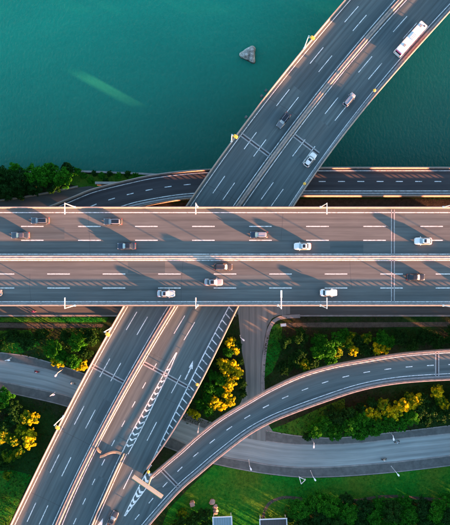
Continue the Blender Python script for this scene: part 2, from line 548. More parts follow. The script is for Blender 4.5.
# dirt below the big bridge, lawns, paths
sheet('dirt_ground', [(-420, 196), (60, 200), (180, 203), (300, 199), (900, 199), (900, 303), (-420, 303)], Z_GND + 0.004, 'dirt')
LAWNS = [
    [(150, 560), (168, 510), (190, 487), (214, 465), (245, 470), (270, 475), (300, 478), (335, 477.5), (360, 476), (400, 472), (450, 466), (520, 458), (520, 497), (450, 500), (400, 500), (350, 500), (300, 508), (285, 560)],
    [(264, 432), (285, 424), (320, 408), (345, 398), (345, 425), (330, 437), (300, 436), (275, 434)],
    [(-120, 317.5), (108, 317.5), (106, 322), (-120, 322)],
    [(74, 174), (148, 174), (135, 180), (110, 186), (88, 190), (70, 184)],
    [(-60, 332), (30, 330), (40, 345), (20, 354), (-60, 345)],
    [(-60, 475), (12, 470), (32, 475), (20, 500), (0, 545), (-60, 560)],
    [(268, 328), (282, 322), (282, 350), (272, 372), (264, 378)],
]
for poly in LAWNS: sheet('lawn', poly, Z_GND + 0.012, 'lawn')


def road_strip(name, up, lo, z, mat, step=2.0):
    A = resample(px_curve(up, z), step); d = lens(A); C = px_curve(lo, z)
    B = np.stack([np.interp(d / d[-1], lens(C) / lens(C)[-1], C[:, k]) for k in range(3)], 1)
    v = lens((A + B) / 2); wd = np.linalg.norm((A - B)[:, :2], axis=1)
    mb = MB(); mb.quadstrip(A, B, [(0, x) for x in v], [(q, x) for q, x in zip(wd, v)])
    return tag(mb.build(name, M[mat], fixn=True), kind='structure')


R_UP = [(-260, 318), (-140, 338), (-60, 352), (0, 360), (40, 367), (70, 376), (100, 388), (140, 405), (180, 419), (205, 428), (230, 434.5), (250, 437.5), (270, 441.5), (300, 444), (330, 444), (360, 442.5), (400, 438), (450, 433), (520, 424), (700, 400)]
R_LO = [(-260, 340), (-140, 360), (-60, 373), (0, 382), (30, 388), (66, 396), (100, 408), (150, 428), (190, 446), (222, 457), (250, 462), (270, 465.5), (300, 468), (330, 467.5), (360, 465.5), (400, 462), (450, 456), (520, 447), (700, 423)]
P_UPO = [(-260, 311), (-140, 331), (-60, 345), (0, 353), (26, 356.5), (50, 363), (75, 371), (110, 384), (150, 401), (190, 415), (214, 424)]
P_UPI = [(-260, 318), (-140, 338), (-60, 352), (0, 360), (40, 367), (70, 376), (100, 388), (140, 405), (180, 419), (210, 430)]
P_UR_O = [(266, 431), (285, 434.5), (300, 436.5), (330, 438.5), (360, 436.5), (400, 432), (450, 426), (520, 417), (700, 393)]
P_UR_I = [(266, 440.5), (285, 443), (300, 444), (330, 444), (360, 442.5), (400, 438), (450, 433), (520, 424), (700, 400)]
P_LO_O = [(-260, 350), (-140, 370), (-60, 383), (0, 391), (26, 396), (64, 405), (100, 418), (150, 440), (200, 459), (222, 465), (250, 470.5), (270, 473.5), (300, 476.5), (330, 476.2), (360, 474.5), (400, 471), (450, 465), (520, 456), (700, 432)]
road_strip('ground_road', R_UP, R_LO, Z_GND + 0.020, 'ground_asphalt')
# raised pavements with kerbs


def pavement(name, outer, inner):
    z = Z_GND + 0.13
    A = resample(px_curve(outer, z), 2.0); d = lens(A); C = px_curve(inner, z)
    B = np.stack([np.interp(d / d[-1], lens(C) / lens(C)[-1], C[:, k]) for k in range(3)], 1)
    mb = MB(); rs = []
    for a, b in zip(A, B):
        a = Vector(a); b = Vector(b); dn = Vector((0, 0, -0.2)); rs.append([a, b, b + dn, a + dn])
    mb.rings(rs); o = tag(mb.build(name, M['pavement']), kind='structure')
    for k, (E, sgn) in enumerate(((A, 1), (B, -1))):
        kb = MB(); T = []
        for p, q in zip(A, B):
            p = Vector(p); q = Vector(q); d = (q - p).normalized()
            T.append(p - d * 0.13 if k == 0 else q + d * 0.13)
        kb.sweep(T, [(-0.14, -0.2), (0.14, -0.2), (0.14, 0.03), (-0.14, 0.03)])
        tag(kb.build('kerb', M['kerb']), kind='structure')
    return o


pavement('pavement', P_UPO, P_UPI); pavement('pavement', P_UR_O, P_UR_I); pavement('pavement', P_LO_O, R_LO)
# side road running up below the big bridge, and the service road beneath its edge
sheet('side_road', [(236, 300), (238.5, 316), (240, 332), (242, 352), (245.5, 370), (246, 388), (241, 402), (232, 418), (222, 431), (240, 437), (262, 441), (290, 444), (276, 436), (268, 424), (263, 408), (261, 390), (261, 370), (262.5, 352), (265, 336), (267.5, 326), (272, 318.5), (278, 315.5), (290, 314), (290, 300)], Z_GND + 0.028, 'dusty_asphalt')
sk = MB(); sk.sweep([Vector(p) for p in resample(px_curve([(300, 316), (284, 317), (275, 320), (269.5, 328), (267, 338), (264.5, 354), (263, 372), (263, 392), (265, 408), (269, 421)], Z_GND), 1.0)], [(-0.55, 0), (0.55, 0), (0.55, 0.14), (-0.55, 0.14)])
tag(sk.build('kerb', M['kerb']), kind='structure')
road_strip('service_road', [(-420, 276), (200, 276), (900, 276)], [(-420, 314.5), (200, 314.5), (900, 314.5)], Z_GND + 0.024, 'service_asphalt')
for a, b in ((-420, 236), (282, 900)):
    kb = MB(); kb.sweep([P(a, 315.6, Z_GND), P((a + b) / 2, 315.6, Z_GND), P(b, 315.6, Z_GND)], [(-0.25, 0), (0.25, 0), (0.25, 0.16), (-0.25, 0.16)])
    tag(kb.build('kerb', M['kerb']), kind='structure')
M['path'] = ground_mat('path_gravel', (0.075, 0.07, 0.055), (0.05, 0.055, 0.036), 0.3)
sheet('dirt_path', [(-420, 323), (0, 323), (104, 324), (102, 327.5), (40, 328.5), (0, 327.5), (-420, 327.5)], Z_GND + 0.018, 'path')
sheet('dirt_path', [(284, 323), (320, 322.5), (450, 322), (900, 322), (900, 327), (450, 326.5), (350, 327.5), (284, 327)], Z_GND + 0.018, 'path')
fp = MB(); ribbon(fp, px_curve([(262, 524), (265, 510), (271, 502), (283, 497.5), (296, 498), (310, 500.5), (335, 502), (360, 500), (378, 497), (400, 496.5), (430, 499), (470, 500), (560, 490)], Z_GND + 0.03), 0.9)
tag(fp.build('footpath', M['path']), kind='structure')
# road at ground level beside the river trees
sheet('riverside_road', [(-420, 214), (-60, 207), (0, 201.5), (25, 198), (55, 192.5), (78, 187.5), (90, 186), (110, 190), (150, 215), (0, 240), (-420, 240)], Z_GND + 0.020, 'service_asphalt', swap=True)

# sea wall along the river bank
sw = MB()
path = [Vector((x, y + 0.2, Z_GND)) for x, y in [(-260, 27.0), (-120, 27.0), (-68, 27.2), (-45, 27.4), (-25, 26.6), (0, 25.2)]]
sw.sweep(path, [(-0.3, -2.5), (0.35, -2.5), (0.3, 0.45), (-0.25, 0.45)])
tag(sw.build('sea_wall', M['kerb']), 'low pale concrete sea wall between the river and the grass', 'wall')
rw = MB()
rw.sweep([Vector(p) for p in resample(px_curve([(-60, 205), (-20, 202.5), (0, 200.5), (25, 197), (55, 191.5), (78, 186.5)], Z_GND), 2)], [(-0.25, -0.2), (0.25, -0.2), (0.2, 0.7), (-0.2, 0.7)])
tag(rw.build('retaining_wall', M['kerb']), 'low stone wall between the riverside trees and the grey road', 'wall')

# ------------------------------------------------------------------ MAIN BRIDGE
KM = (CAM_Z - Z_MAIN) / FPX
XA, XB = -300.0, 300.0


def mainline(py, z=Z_MAIN, x0=XA, x1=XB):
    y = (262.5 - py) * KM
    return np.array([(x, y, z) for x in np.linspace(x0, x1, 121)])


bridge = thing('motorway_bridge', 'wide six lane motorway bridge crossing the whole picture over everything else', 'bridge')
eU, eL = mainline(206.3), mainline(306.3)
deck_between(bridge, eU, eL, 'asphalt_main', depth=2.3, inset=3.2)
for py in (207.6, 305.0):
    C = mainline(py); barrier(bridge, C); guard_rail(bridge, C)
def median(parent, C, half, h, mat='median'):
    prof = [(-half, -0.05), (half, -0.05), (half, 0.15), (half - .12, h), (half - .34, h), (half - .38, h - .22), (-half + .38, h - .22), (-half + .34, h), (-half + .12, h), (-half, 0.15)]
    mb = MB(); mb.sweep([Vector(p) for p in resample(C, 2.0)], prof); return mb.build('median_barrier', M[mat], parent)


median(bridge, mainline(257.4), 0.52, 0.84)
for py in (212.6, 254.2, 260.4, 301.7): mark_line(bridge, mainline(py), 0.24)
for py in (303.4,):          # drainage kerb strip between line and parapet
    mb = MB(); ribbon(mb, mainline(py), 0.42, 0.012); mb.build('gutter_strip', M['joint'], bridge)
for py, x0 in ((226.4, 30.7), (240.3, 30.7), (274.0, -1.0), (288.0, -1.0)):
    dashes(bridge, mainline(py), [(x0 + 55.72 * k, py) for k in range(8)], 6.1, Z_MAIN, 0.24)
for jx in (392.9,):
    for dx in (-1.3, 1.3):
        mb = MB()
        for (ya, yb) in ((209.5, 255.6), (259.4, 303.6)):
            a = P(jx + dx, ya, Z_MAIN + 0.010); b = P(jx + dx, yb, Z_MAIN + 0.010)
            mb.quadstrip([a + Vector((-0.16, 0, 0)), b + Vector((-0.16, 0, 0))], [a + Vector((0.16, 0, 0)), b + Vector((0.16, 0, 0))])
        mb.build('expansion_joint', M['joint'], bridge)
    mb = MB()
    for (ya, yb) in ((209.5, 255.6), (259.4, 303.6)):
        a = P(jx, ya, Z_MAIN + 0.004); b = P(jx, yb, Z_MAIN + 0.004)
        mb.quadstrip([a + Vector((-0.2, 0, 0)), b + Vector((-0.2, 0, 0))], [a + Vector((0.2, 0, 0)), b + Vector((0.2, 0, 0))])
    mb.build('expansion_joint', M['asphalt_low'], bridge)
for x in (-175, -140, -105, -70, -36, 30, 62, 96, 130, 165):
    pier(bridge, x, -5.0 if x < 0 else -4.0, Z_MAIN - 2.3, 0.0, 2.6, 1.8, 11.0)
    if x > 0: pier(bridge, x, 8.5, Z_MAIN - 2.3, 0.0, 2.6, 1.8, 9.0)

# ------------------------------------------------------------------ DIAGONAL VIADUCT
LBp = [(346, 0), (323, 27), (300, 54), (294, 60.5), (259, 106), (226.4, 150), (185.6, 207.6), (123, 306), (110.5, 330), (90.5, 367), (62, 420), (11, 525)]
D1p = [(357.6, 7.4), (343.6, 23.4), (322.6, 48), (309.2, 64.4), (289.4, 89.6), (276.4, 106.4), (257, 131.6), (244.4, 148.4), (225.4, 175.4), (213.4, 192.6), (137.4, 311), (126.4, 329.4), (110.4, 357.6), (99.6, 376.6), (85, 405), (74.4, 424), (60, 453), (50, 472.6), (36.4, 502), (27, 521.6)]
D2p = [(367.4, 14), (353.4, 30.6), (332.6, 54.6), (319, 71), (299.4, 96.4), (286, 113.4), (267, 138.6), (254, 155.6), (235.2, 182), (223, 199.6), (147.6, 316.6), (136.6, 335), (120.6, 363.4), (110.4, 382), (70.6, 458), (61, 477.6), (47.4, 506.4)]
MLp = [(389.6, 6), (308, 104.4), (315, 95.6), (263, 164.4), (267.4, 157), (233, 207.4), (168, 306), (145, 345), (154, 330), (96, 435), (90, 446), (52.4, 525)]
MRp = [(390, 18), (317, 105), (270, 168), (242, 207.4), (178, 307), (162, 331), (111, 420), (90, 463), (62, 525)]
E1p = [(407.7, 15.6), (393, 32), (372.6, 56), (358.6, 72), (338.4, 97), (298, 150), (270, 186), (261, 199.6), (185, 315.7), (174, 334), (155, 365.6), (143.6, 386), (133, 405.6), (123, 424), (113, 443.4), (103, 462.6), (93.6, 481.6), (84.4, 501), (75, 520.6)]
E2p = [(382.4, 62.6), (368.6, 79), (284, 188), (271.6, 205.6), (195, 321.7), (184, 340)]
RLp = [(450, 3.6), (390, 71), (375.3, 89), (362, 105), (323, 156), (287, 208), (230, 306), (217, 330), (180, 402), (171, 420), (150, 466)]
RBp = [(450, 10.7), (390, 80), (378, 92.4), (367, 105), (331, 150), (292, 207.6), (239, 306), (227, 330), (180, 417), (156, 457)]
fLB = polyfit_curve(LBp, 4, 0, 525, 0); fD1 = polyfit_curve(D1p, 4, 0, 525, 0); fD2 = polyfit_curve(D2p, 4, 5, 520, 0)
fML = polyfit_curve(MLp, 4, 0, 525, 0); fMR = polyfit_curve(MRp, 4, 5, 525, 0); fE1 = polyfit_curve(E1p, 4, 5, 525, 0)
fE2 = polyfit_curve(E2p, 3, 20, 345, 0); fRL = polyfit_curve(RLp, 4, 0, 466, 0); fRB = polyfit_curve(RBp, 4, 5, 460, 0)


def dcurve(f, y0=-500, y1=900, n=None, du=0.0):
    ys = np.arange(y0, y1 + 0.01, 4.0)
    C = np.array([tuple(P(float(f(np.array(y))), y, Z_DIAG)) for y in ys])
    return offset(C, du) if du else C


NOSE_Y = 472.0
nose_x = float(fRB(np.array(NOSE_Y)))


def gore_x(y):                      # seam between viaduct deck and curved ramp deck below the nose
    return np.interp(y, [NOSE_Y, 516, 560, 900], [nose_x, 124.5, 100.0, -75.0])


viaduct = thing('road_viaduct', 'diagonal dual carriageway viaduct passing below the wide motorway bridge', 'bridge')
ys = np.unique(np.r_[np.arange(-500, 900.1, 4.0), NOSE_Y])
A = [P(float(fLB(np.array(y))) - 1.0, y, Z_DIAG) for y in ys]
B = [P(float(fRB(np.array(y))) + 1.0 if y <= NOSE_Y - 4 else float(gore_x(y)), y, Z_DIAG) for y in ys]
deck_between(viaduct, [tuple(p) for p in A], [tuple(p) for p in B], 'asphalt', depth=1.7)
# curves run from top of picture to bottom, so "left of travel" is the right side of the picture
cLB = dcurve(fLB); cRB = dcurve(fRB, -500, NOSE_Y - 4)
for C in (cLB, cRB):
    barrier(viaduct, C, h=0.92); guard_rail(viaduct, C, 0.92, 1.27, post=3.8, rail=0.19)
cML, cMR = dcurve(fML), dcurve(fMR)
mark_line(viaduct, dcurve(fLB, du=0.95), 0.2)
mark_line(viaduct, cML, 0.22); mark_line(viaduct, cMR, 0.22)
mid = (cML + cMR) / 2
median(viaduct, mid, 0.58, 0.92, 'concrete')
mark_line(viaduct, dcurve(fRL, -500, 300), 0.2)
mb = MB(); ribbon(mb, dcurve(fRB, -500, 300, du=-0.62), 0.5, 0.010); mb.build('gutter_strip', M['joint'], viaduct)


def pairs(p): return [((p[i][0] + p[i + 1][0]) / 2, (p[i][1] + p[i + 1][1]) / 2) for i in range(0, len(p) - 1, 2)]


def dash_at(parent, C, centres, length, z, w=0.2):
    L = lens(C)[-1]
    for c in centres:
        s = project(C, P(c[0], c[1], z)); mb = MB(); ribbon(mb, sub(C, max(0, s - length / 2), min(L, s + length / 2)), w, MARK_DZ)
        mb.build('lane_dash', M['mark'], parent)


for f, p in ((fD1, D1p), (fD2, D2p[:16])):
    dashes(viaduct, dcurve(f), pairs(p), 5.9, Z_DIAG, 0.2, period=15.05)
cE1 = dcurve(fE1); s_split = project(cE1, P(180, 330, Z_DIAG))
dashes(viaduct, dcurve(fE1, -500, 336), [(400.3, 23.8), (365.6, 64), (265.5, 192.8), (179.5, 324.8)], 5.9, Z_DIAG, 0.2, period=15.05)
dashes(viaduct, dcurve(fE1, 345, 900), [(155, 365.6), (143.6, 386), (133, 405.6), (123, 424), (113, 443.4), (103, 462.6), (93.6, 481.6), (84.4, 501), (75, 520.6)], 1.9, Z_DIAG, 0.2, period=6.1)
dashes(viaduct, dcurve(fE2, -500, 340), [(375.5, 70.8), (278, 197), (189.5, 330.8)], 5.9, Z_DIAG, 0.2, period=15.05)


def flat(mb, pts, z):
    q = [P(x, y, z + MARK_DZ) for x, y in pts]
    if (q[1] - q[0]).cross(q[2] - q[0]).z < 0: q.reverse()
    mb.ngon(q)


def line_px(parent, pts, w, name='edge_line', z=Z_DIAG):
    mb = MB(); ribbon(mb, resample(px_curve(pts, z), 1.0), w, MARK_DZ); return mb.build(name, M['mark'], parent)


# lane line C right of the first gore, and the arrow
for a, b in (((181, 375), (171.4, 393)), ((156.6, 422), (147, 440.6)), ((132.6, 470), (123.4, 489)), ((109, 519), (99.6, 538))):
    line_px(viaduct, [a, b], 0.2, 'lane_dash')
mb = MB()
flat(mb, [(184.6, 379.3), (190.3, 367.4), (191.3, 367.9), (185.7, 379.8)], Z_DIAG)
flat(mb, [(188.9, 367.4), (193.0, 360.4), (192.6, 369.2)], Z_DIAG)
mb.build('direction_arrow', M['mark'], viaduct)
mb = MB()
flat(mb, [(96.8, 530), (99.2, 525), (100.3, 525.5), (97.9, 530.5)], Z_DIAG)
flat(mb, [(97.6, 525), (103.0, 518), (102.0, 527.2)], Z_DIAG)
mb.build('direction_arrow', M['mark'], viaduct)
# first gore: outline and chevrons
GL = [(176.3, 352.5), (165, 372), (150, 399), (131, 434), (121.5, 454)]
GR = [(176.9, 352.5), (168, 374), (155, 401), (139, 434), (128, 454)]
line_px(viaduct, GL, 0.24, 'gore_line'); line_px(viaduct, GR, 0.24, 'gore_line')
gl = resample(px_curve(GL, Z_DIAG), 0.5); gr = resample(px_curve(GR, Z_DIAG), 0.5); gl_d = lens(gl)[-1]
for s in np.arange(5.0, gl_d - 1.6, 1.85):
    f = s / gl_d
    l = Vector(sub(gl, s - 0.01, s)[0]); k = int(f * (len(gr) - 1)); r = Vector(gr[k])
    t = Vector(gl[-1]) - Vector(gl[0]); t.normalize()
    wd = (r - l).length; m_ = (l + r) / 2 + t * min(0.8, wd * 0.5)
    mb = MB(); dz = Vector((0, 0, MARK_DZ)); th = t * 0.52
    mb.quadstrip([l + dz, m_ + dz, r + dz], [l + th + dz, m_ + th + dz, r + th + dz]); mb.build('chevron', M['mark'], viaduct)
# second gore at the ramp nose
HL = [(150.5, 466), (141, 482.5), (124.2, 516)]; HR = [(154, 474), (145.5, 489), (125, 516)]
line_px(viaduct, HL, 0.24, 'gore_line')
hl = resample(px_curve(HL, Z_DIAG), 0.5); hd = lens(hl)[-1]; hr = px_curve(HR, Z_DIAG)
for s in np.arange(1.0, hd - 1.5, 1.8):
    f = s / hd; l = Vector(sub(hl, s, s + 0.01)[0]); r = Vector(hr[int(f * (len(hr) - 1))])
    t = (Vector(hl[-1]) - Vector(hl[0])).normalized(); wd = (r - l).length
    m_ = (l + r) / 2 + t * min(0.7, wd * 0.5); th = t * 0.75; dz = Vector((0, 0, MARK_DZ + 0.003))
    mb = MB(); mb.quadstrip([l + dz, m_ + dz, r + dz], [l + th + dz, m_ + th + dz, r + th + dz]); mb.build('chevron', M['mark'], viaduct)
# hatched hard shoulder along the right parapet
cHL = dcurve(fRL, 300, 466); mark_line(viaduct, cHL, 0.28, 'shoulder_line')
hs = resample(cHL, 2.1); ht = tangents(hs); cR2 = dcurve(fRB, 290, NOSE_Y)
for p, t in zip(hs, ht):
    n_ = np.array([-t[1], t[0]])
    dmin = np.min(np.hypot(cR2[:, 0] - p[0], cR2[:, 1] - p[1])); ln = max(0.5, dmin - 0.55)
    a = Vector((p[0], p[1], Z_DIAG + MARK_DZ + 0.003)); d1 = Vector((n_[0], n_[1], 0)); tt = Vector((t[0], t[1], 0))
    e = a + d1 * ln + tt * ln * 0.35
    mb = MB(); mb.quadstrip([a, e], [a + tt * 0.32, e + tt * 0.32]); mb.build('hatch_bar', M['mark'], viaduct)
# barrier that splits the exit lane off
XBp = [(124.2, 453), (116, 470.5), (106, 493), (92, 525), (60, 600), (-70, 900)]
cXB = resample(px_curve(XBp, Z_DIAG), 2.0)
barrier(viaduct, cXB, h=1.0, name='exit_barrier'); guard_rail(viaduct, cXB, 1.0, 1.35, post=3.8)
mark_line(viaduct, offset(cXB, 0.75), 0.2); mark_line(viaduct, offset(cXB, -0.75), 0.2)


def joint(parent, a, b, z, name='expansion_joint'):
    a = P(*a, z); b = P(*b, z); d = (b - a).normalized(); n_ = Vector((-d.y, d.x, 0))
    for u, w_, m_, dz in ((-0.42, 0.34, 'joint', 0.011), (0.42, 0.34, 'joint', 0.011), (0, 0.44, 'asphalt_low', 0.004)):
        mb = MB(); zz = Vector((0, 0, dz)); mb.quadstrip([a + n_ * (u - w_ / 2) + zz, b + n_ * (u - w_ / 2) + zz], [a + n_ * (u + w_ / 2) + zz, b + n_ * (u + w_ / 2) + zz])
        mb.build(name, M[m_], parent)


joint(viaduct, (92.5, 365.8), (123.5, 382), Z_DIAG); joint(viaduct, (143, 362.5), (190.5, 388.5), Z_DIAG)
joint(viaduct, (240.5, 134), (270.5, 156.3), Z_DIAG); joint(viaduct, (293, 134.5), (318.5, 154), Z_DIAG)
# patched asphalt bays near the median
M['patch'] = asphalt('patched_asphalt', (0.090, 0.112, 0.114))
M['seal'] = plain('bitumen_seal', (0.035, 0.042, 0.046), 0.8)
M['patch_dark'] = asphalt('dark_patch', (0.068, 0.090, 0.095))


def lane_patch(parent, C, s0, ln, u0, u1, mat):
    seg = sub(C, s0, s0 + ln, 1.0); A_ = offset(seg, u0); B_ = offset(seg, u1); A_[:, 2] += .003; B_[:, 2] += .003
    mb = MB(); v = lens(seg); mb.quadstrip(A_, B_, [(u0, x) for x in v], [(u1, x) for x in v]); mb.build('asphalt_patch', M[mat], parent)


def seam(parent, a, b, z, w=0.10):
    a = P(*a, z + .0035); b = P(*b, z + .0035); mid_ = (a + b) / 2 + Vector((rt0.uniform(-.25, .25), rt0.uniform(-.25, .25), 0)); pts = [a, (a + mid_) / 2, mid_, (b + mid_) / 2, b]
    mb = MB(); ribbon(mb, np.array([tuple(p) for p in pts]), w); mb.build('crack_seal', M['seal'], parent)


rt0 = random.Random(11)
cd1 = dcurve(fD1); ce1 = dcurve(fE1)
for yy, ln, u0, u1, mt, cc in ((60, 9, .3, 3.4, 'patch_dark', cd1), (470, 13, -3.3, -.3, 'patch', cd1), (390, 7, 3.9, 6.9, 'patch_dark', cd1), (440, 11, 0.4, 3.2, 'patch', ce1), (330, 8, -3.2, -.2, 'patch_dark', ce1), (120, 12, .3, 3.3, 'patch', ce1)):
    f_ = fD1 if cc is cd1 else fE1
    lane_patch(viaduct, cc, project(cc, P(float(f_(np.array(float(yy)))), yy, Z_DIAG)), ln, u0, u1, mt)
for a1, b1 in (((96, 360), (108, 366)), ((60, 430), (92, 446)), ((148, 352), (172, 364)), ((118, 436), (128, 441)), ((268, 98), (300, 118)), ((345, 62), (352, 67)), ((30, 492), (66, 509)), ((165, 398), (178, 404)), ((205, 184), (240, 203))):
    seam(viaduct, a1, b1, Z_DIAG)
for x0, ln, pa, pb, mt in ((20, 12, 227.5, 239, 'patch_dark'), (232, 16, 275, 287, 'patch'), (330, 9, 241, 253, 'patch_dark'), (128, 10, 261.5, 273, 'patch_dark'), (405, 14, 214, 225, 'patch')):
    cmn = mainline((pa + pb) / 2); hwid = (pb - pa) / 2 * KM
    lane_patch(bridge, cmn, (x0 - 225) * KM - XA, ln, hwid, -hwid, mt)
for a1, b1 in (((88, 213), (90, 253)), ((183, 261), (181, 301)), ((283, 213), (281, 240)), ((350, 262), (352, 288)), ((30, 274), (31, 301))):
    seam(bridge, a1, b1, Z_MAIN, .07)
for yy, yoff in ((110, 0), (25, 0), (-70, 0), (-170, 0), (352, 0), (478, 0), (600, 0), (720, 0)):
    xc = (float(fLB(np.array(yy))) + float(gore_x(yy) if yy > NOSE_Y else fRB(np.array(yy)))) / 2
    p = P(xc, yy, Z_DIAG); a0 = P(float(fML(np.array(yy - 3.))), yy - 3, Z_DIAG) - P(float(fML(np.array(yy + 3.))), yy + 3, Z_DIAG)
    pier(viaduct, p.x, p.y, Z_DIAG - 1.7, math.atan2(a0.y, a0.x), 3.0, 1.8, 15.0)
# small junction boxes bolted outside the parapet
for x, y in ((261.5, 96.5), (265.8, 91), (246, 117.5)):
    p = P(x, y, Z_DIAG)
    mb = MB(); mb.box((p.x, p.y, Z_DIAG + 0.3), (0.7, 0.6, 0.9), 0.9); mb.box((p.x + 0.5, p.y - 0.4, Z_DIAG + 0.2), (0.9, 0.15, 0.15), -0.65)
    mb.build('junction_box', M['pavement'], viaduct)

# ------------------------------------------------------------------ CURVED RAMP (right)
RUp = [(150, 475.5), (165, 462.5), (180, 450), (196, 435.5), (220, 417), (250, 399), (270, 387.7), (300, 374), (330, 365), (360, 359.3), (400, 352.9), (437, 349.7), (450, 349), (500, 347.5), (600, 348), (900, 352)]
RLo = [(-60, 860), (40, 687), (90, 603), (120, 562), (150, 525), (180, 491.5), (200, 474), (220, 457), (248, 435.5), (270, 423), (290, 414.5), (320, 403.5), (360, 390.5), (400, 383.3), (450, 380), (500, 378.5), (600, 379), (900, 383)]
ramp_t = thing('curved_ramp', 'single lane ramp curving away from the viaduct over the trees', 'bridge')
cRU = px_curve(RUp, Z_DIAG); cRLo = px_curve(RLo, Z_DIAG)
seam = np.array([tuple(P(float(gore_x(y)), y, Z_DIAG)) for y in np.arange(880, NOSE_Y - 0.1, -4.0)])
up = np.vstack([seam, cRU]); up = resample(up, 2.0)
lo_d = resample(cRLo, 0.6); A, B, VV = [], [], []; tl = tangents(lo_d); U0, U1 = up[:-1, :2], up[1:, :2]; dU = U1 - U0
for i, (p, t) in enumerate(zip(lo_d, tl)):      # rungs square to the outer edge, cut off at the inner edge or at the seam
    n_ = np.array([-t[1], t[0]]); q = U0 - p[:2]; den = n_[0] * dU[:, 1] - n_[1] * dU[:, 0]
    den = np.where(np.abs(den) < 1e-9, 1e-9, den)
    k = (q[:, 0] * dU[:, 1] - q[:, 1] * dU[:, 0]) / den; m_ = (q[:, 0] * n_[1] - q[:, 1] * n_[0]) / den
    ok = (k > .2) & (m_ >= -.001) & (m_ <= 1.001)
    if ok.any():
        kk = k[ok].min(); A.append((p[0] + n_[0] * kk, p[1] + n_[1] * kk, Z_DIAG)); B.append(p); VV.append(i * 0.6)
A = np.array(A); B = np.array(B)
deck_between(ramp_t, A, B, 'asphalt', depth=1.6, inset=1.8, vv=VV)
cRU_in = offset(cRU, -0.3); cRLo_in = offset(cRLo, 0.3)
for C in (cRU_in, cRLo_in): barrier(ramp_t, C)
guard_rail(ramp_t, cRU_in)
s_cut = project(cRLo_in, P(232, 448, Z_DIAG)); guard_rail(ramp_t, sub(cRLo_in, s_cut, lens(cRLo_in)[-1])); guard_rail(ramp_t, sub(cRLo_in, 0, s_cut - .2), post=5.7)
mark_line(ramp_t, offset(cRU_in, -0.75), 0.2)
mark_line(ramp_t, offset(cRLo_in, 1.5), 0.2)
mb = MB(); ribbon(mb, resample(offset(cRLo_in, 0.72), 2), 0.55, 0.010); mb.build('gutter_strip', M['joint'], ramp_t)
line_px(ramp_t, HR, 0.24, 'gore_line')
RD = [(150.6, 501), (164.6, 485), (181, 468), (195.3, 455), (212, 441.4), (229, 428.4), (247, 417), (266, 406.3), (285.6, 397), (305.6, 389), (325.6, 382), (346, 376.4), (367, 372), (388, 369), (408.6, 366.8), (429.6, 365.4)]
cRD = px_curve([(96, 571), (124, 533)] + RD + [(450, 364.5), (500, 363), (600, 363.5), (900, 367.5)], Z_DIAG)
dashes(ramp_t, cRD, RD, 1.9, Z_DIAG, 0.22, period=6.05)
joint(ramp_t, (160.5, 468.5), (179.5, 488), Z_DIAG); joint(ramp_t, (437.2, 352), (437.2, 377.5), Z_DIAG)
for x, y, a in ((395, 368, 1.5), (320, 384, 1.2), (278, 401, 1.1), (184, 471, 0.85), (480, 363, 1.57), (580, 363, 1.57)):
    p = P(x, y, Z_DIAG); pier(ramp_t, p.x, p.y, Z_DIAG - 1.6, a - math.pi / 2, 2.2, 1.6, 5.0)

# ------------------------------------------------------------------ LOW CURVED RAMP (by the river)
UUp = [(-420, 268), (-160, 262), (-60, 247), (-10, 232), (20, 219), (45, 208), (72, 197), (90, 189.5), (110, 184), (128, 179.8), (150, 175), (180, 171), (210, 168.8), (245, 167.6), (290, 167.2), (360, 167), (450, 167), (600, 167), (900, 167)]
ULp = [(-420, 300), (-160, 296), (-40, 282), (20, 262), (60, 242), (100, 221), (128, 210.6), (140, 207.4), (160, 203.6), (180, 200.6), (205, 198.6), (240, 197.4), (300, 197), (360, 197), (450, 197), (600, 197), (900, 197)]
low = thing('riverside_ramp', 'low dark ramp curving along the river bank below both bridges', 'bridge')


def low_curve(pts):
    C = px_curve(pts, Z_LOW); return C


cUU = resample(low_curve(UUp), 2.0); cUL = low_curve(ULp); ul = resample(cUL, 0.5)
A = cUU; B = np.array([ul[np.argmin(np.hypot(ul[:, 0] - p[0], ul[:, 1] - p[1]))] for p in A])
deck_between(low, A, B, 'asphalt_low', depth=1.4, inset=1.8)
inU = offset(cUU, -0.3); inL = offset(resample(cUL, 2.0), 0.3)
for C in (inU, inL): barrier(low, C); guard_rail(low, C)
mark_line(low, offset(inU, -0.8), 0.2); mark_line(low, offset(inL, 1.45), 0.22)
mb = MB(); ribbon(mb, resample(offset(inL, 0.75), 2), 0.5, 0.010); mb.build('gutter_strip', M['joint'], low)
cUD = (A + B) / 2; cUD = offset(cUD, 0.15)
dashes(low, cUD, [(380.6, 182), (400.8, 182), (421, 182), (441, 182), (340.4, 182), (320, 182)], 2.0, Z_LOW, 0.24, period=5.9)
for x in (430, 350, 130, 75):
    p = P(x, 183 if x > 200 else (196 if x == 130 else 218), Z_LOW); pier(low, p.x, p.y, Z_LOW - 1.4, 0.0, 2.0, 1.5, 5.0)


# unseen wall added to block the sun; its gap throws the river light streak
mb = MB()
for x0, x1, zt in ((-38, 13.5, Z_LOW - 1.3), (13.5, 21.5, 5.2), (21.5, 320, Z_LOW - 1.3)):
    mb.box(((x0 + x1) / 2, 23.3, (zt - 2.5) / 2), (x1 - x0, 0.7, zt + 2.5))
mb.build('sun_block_wall', M['girder'], low)


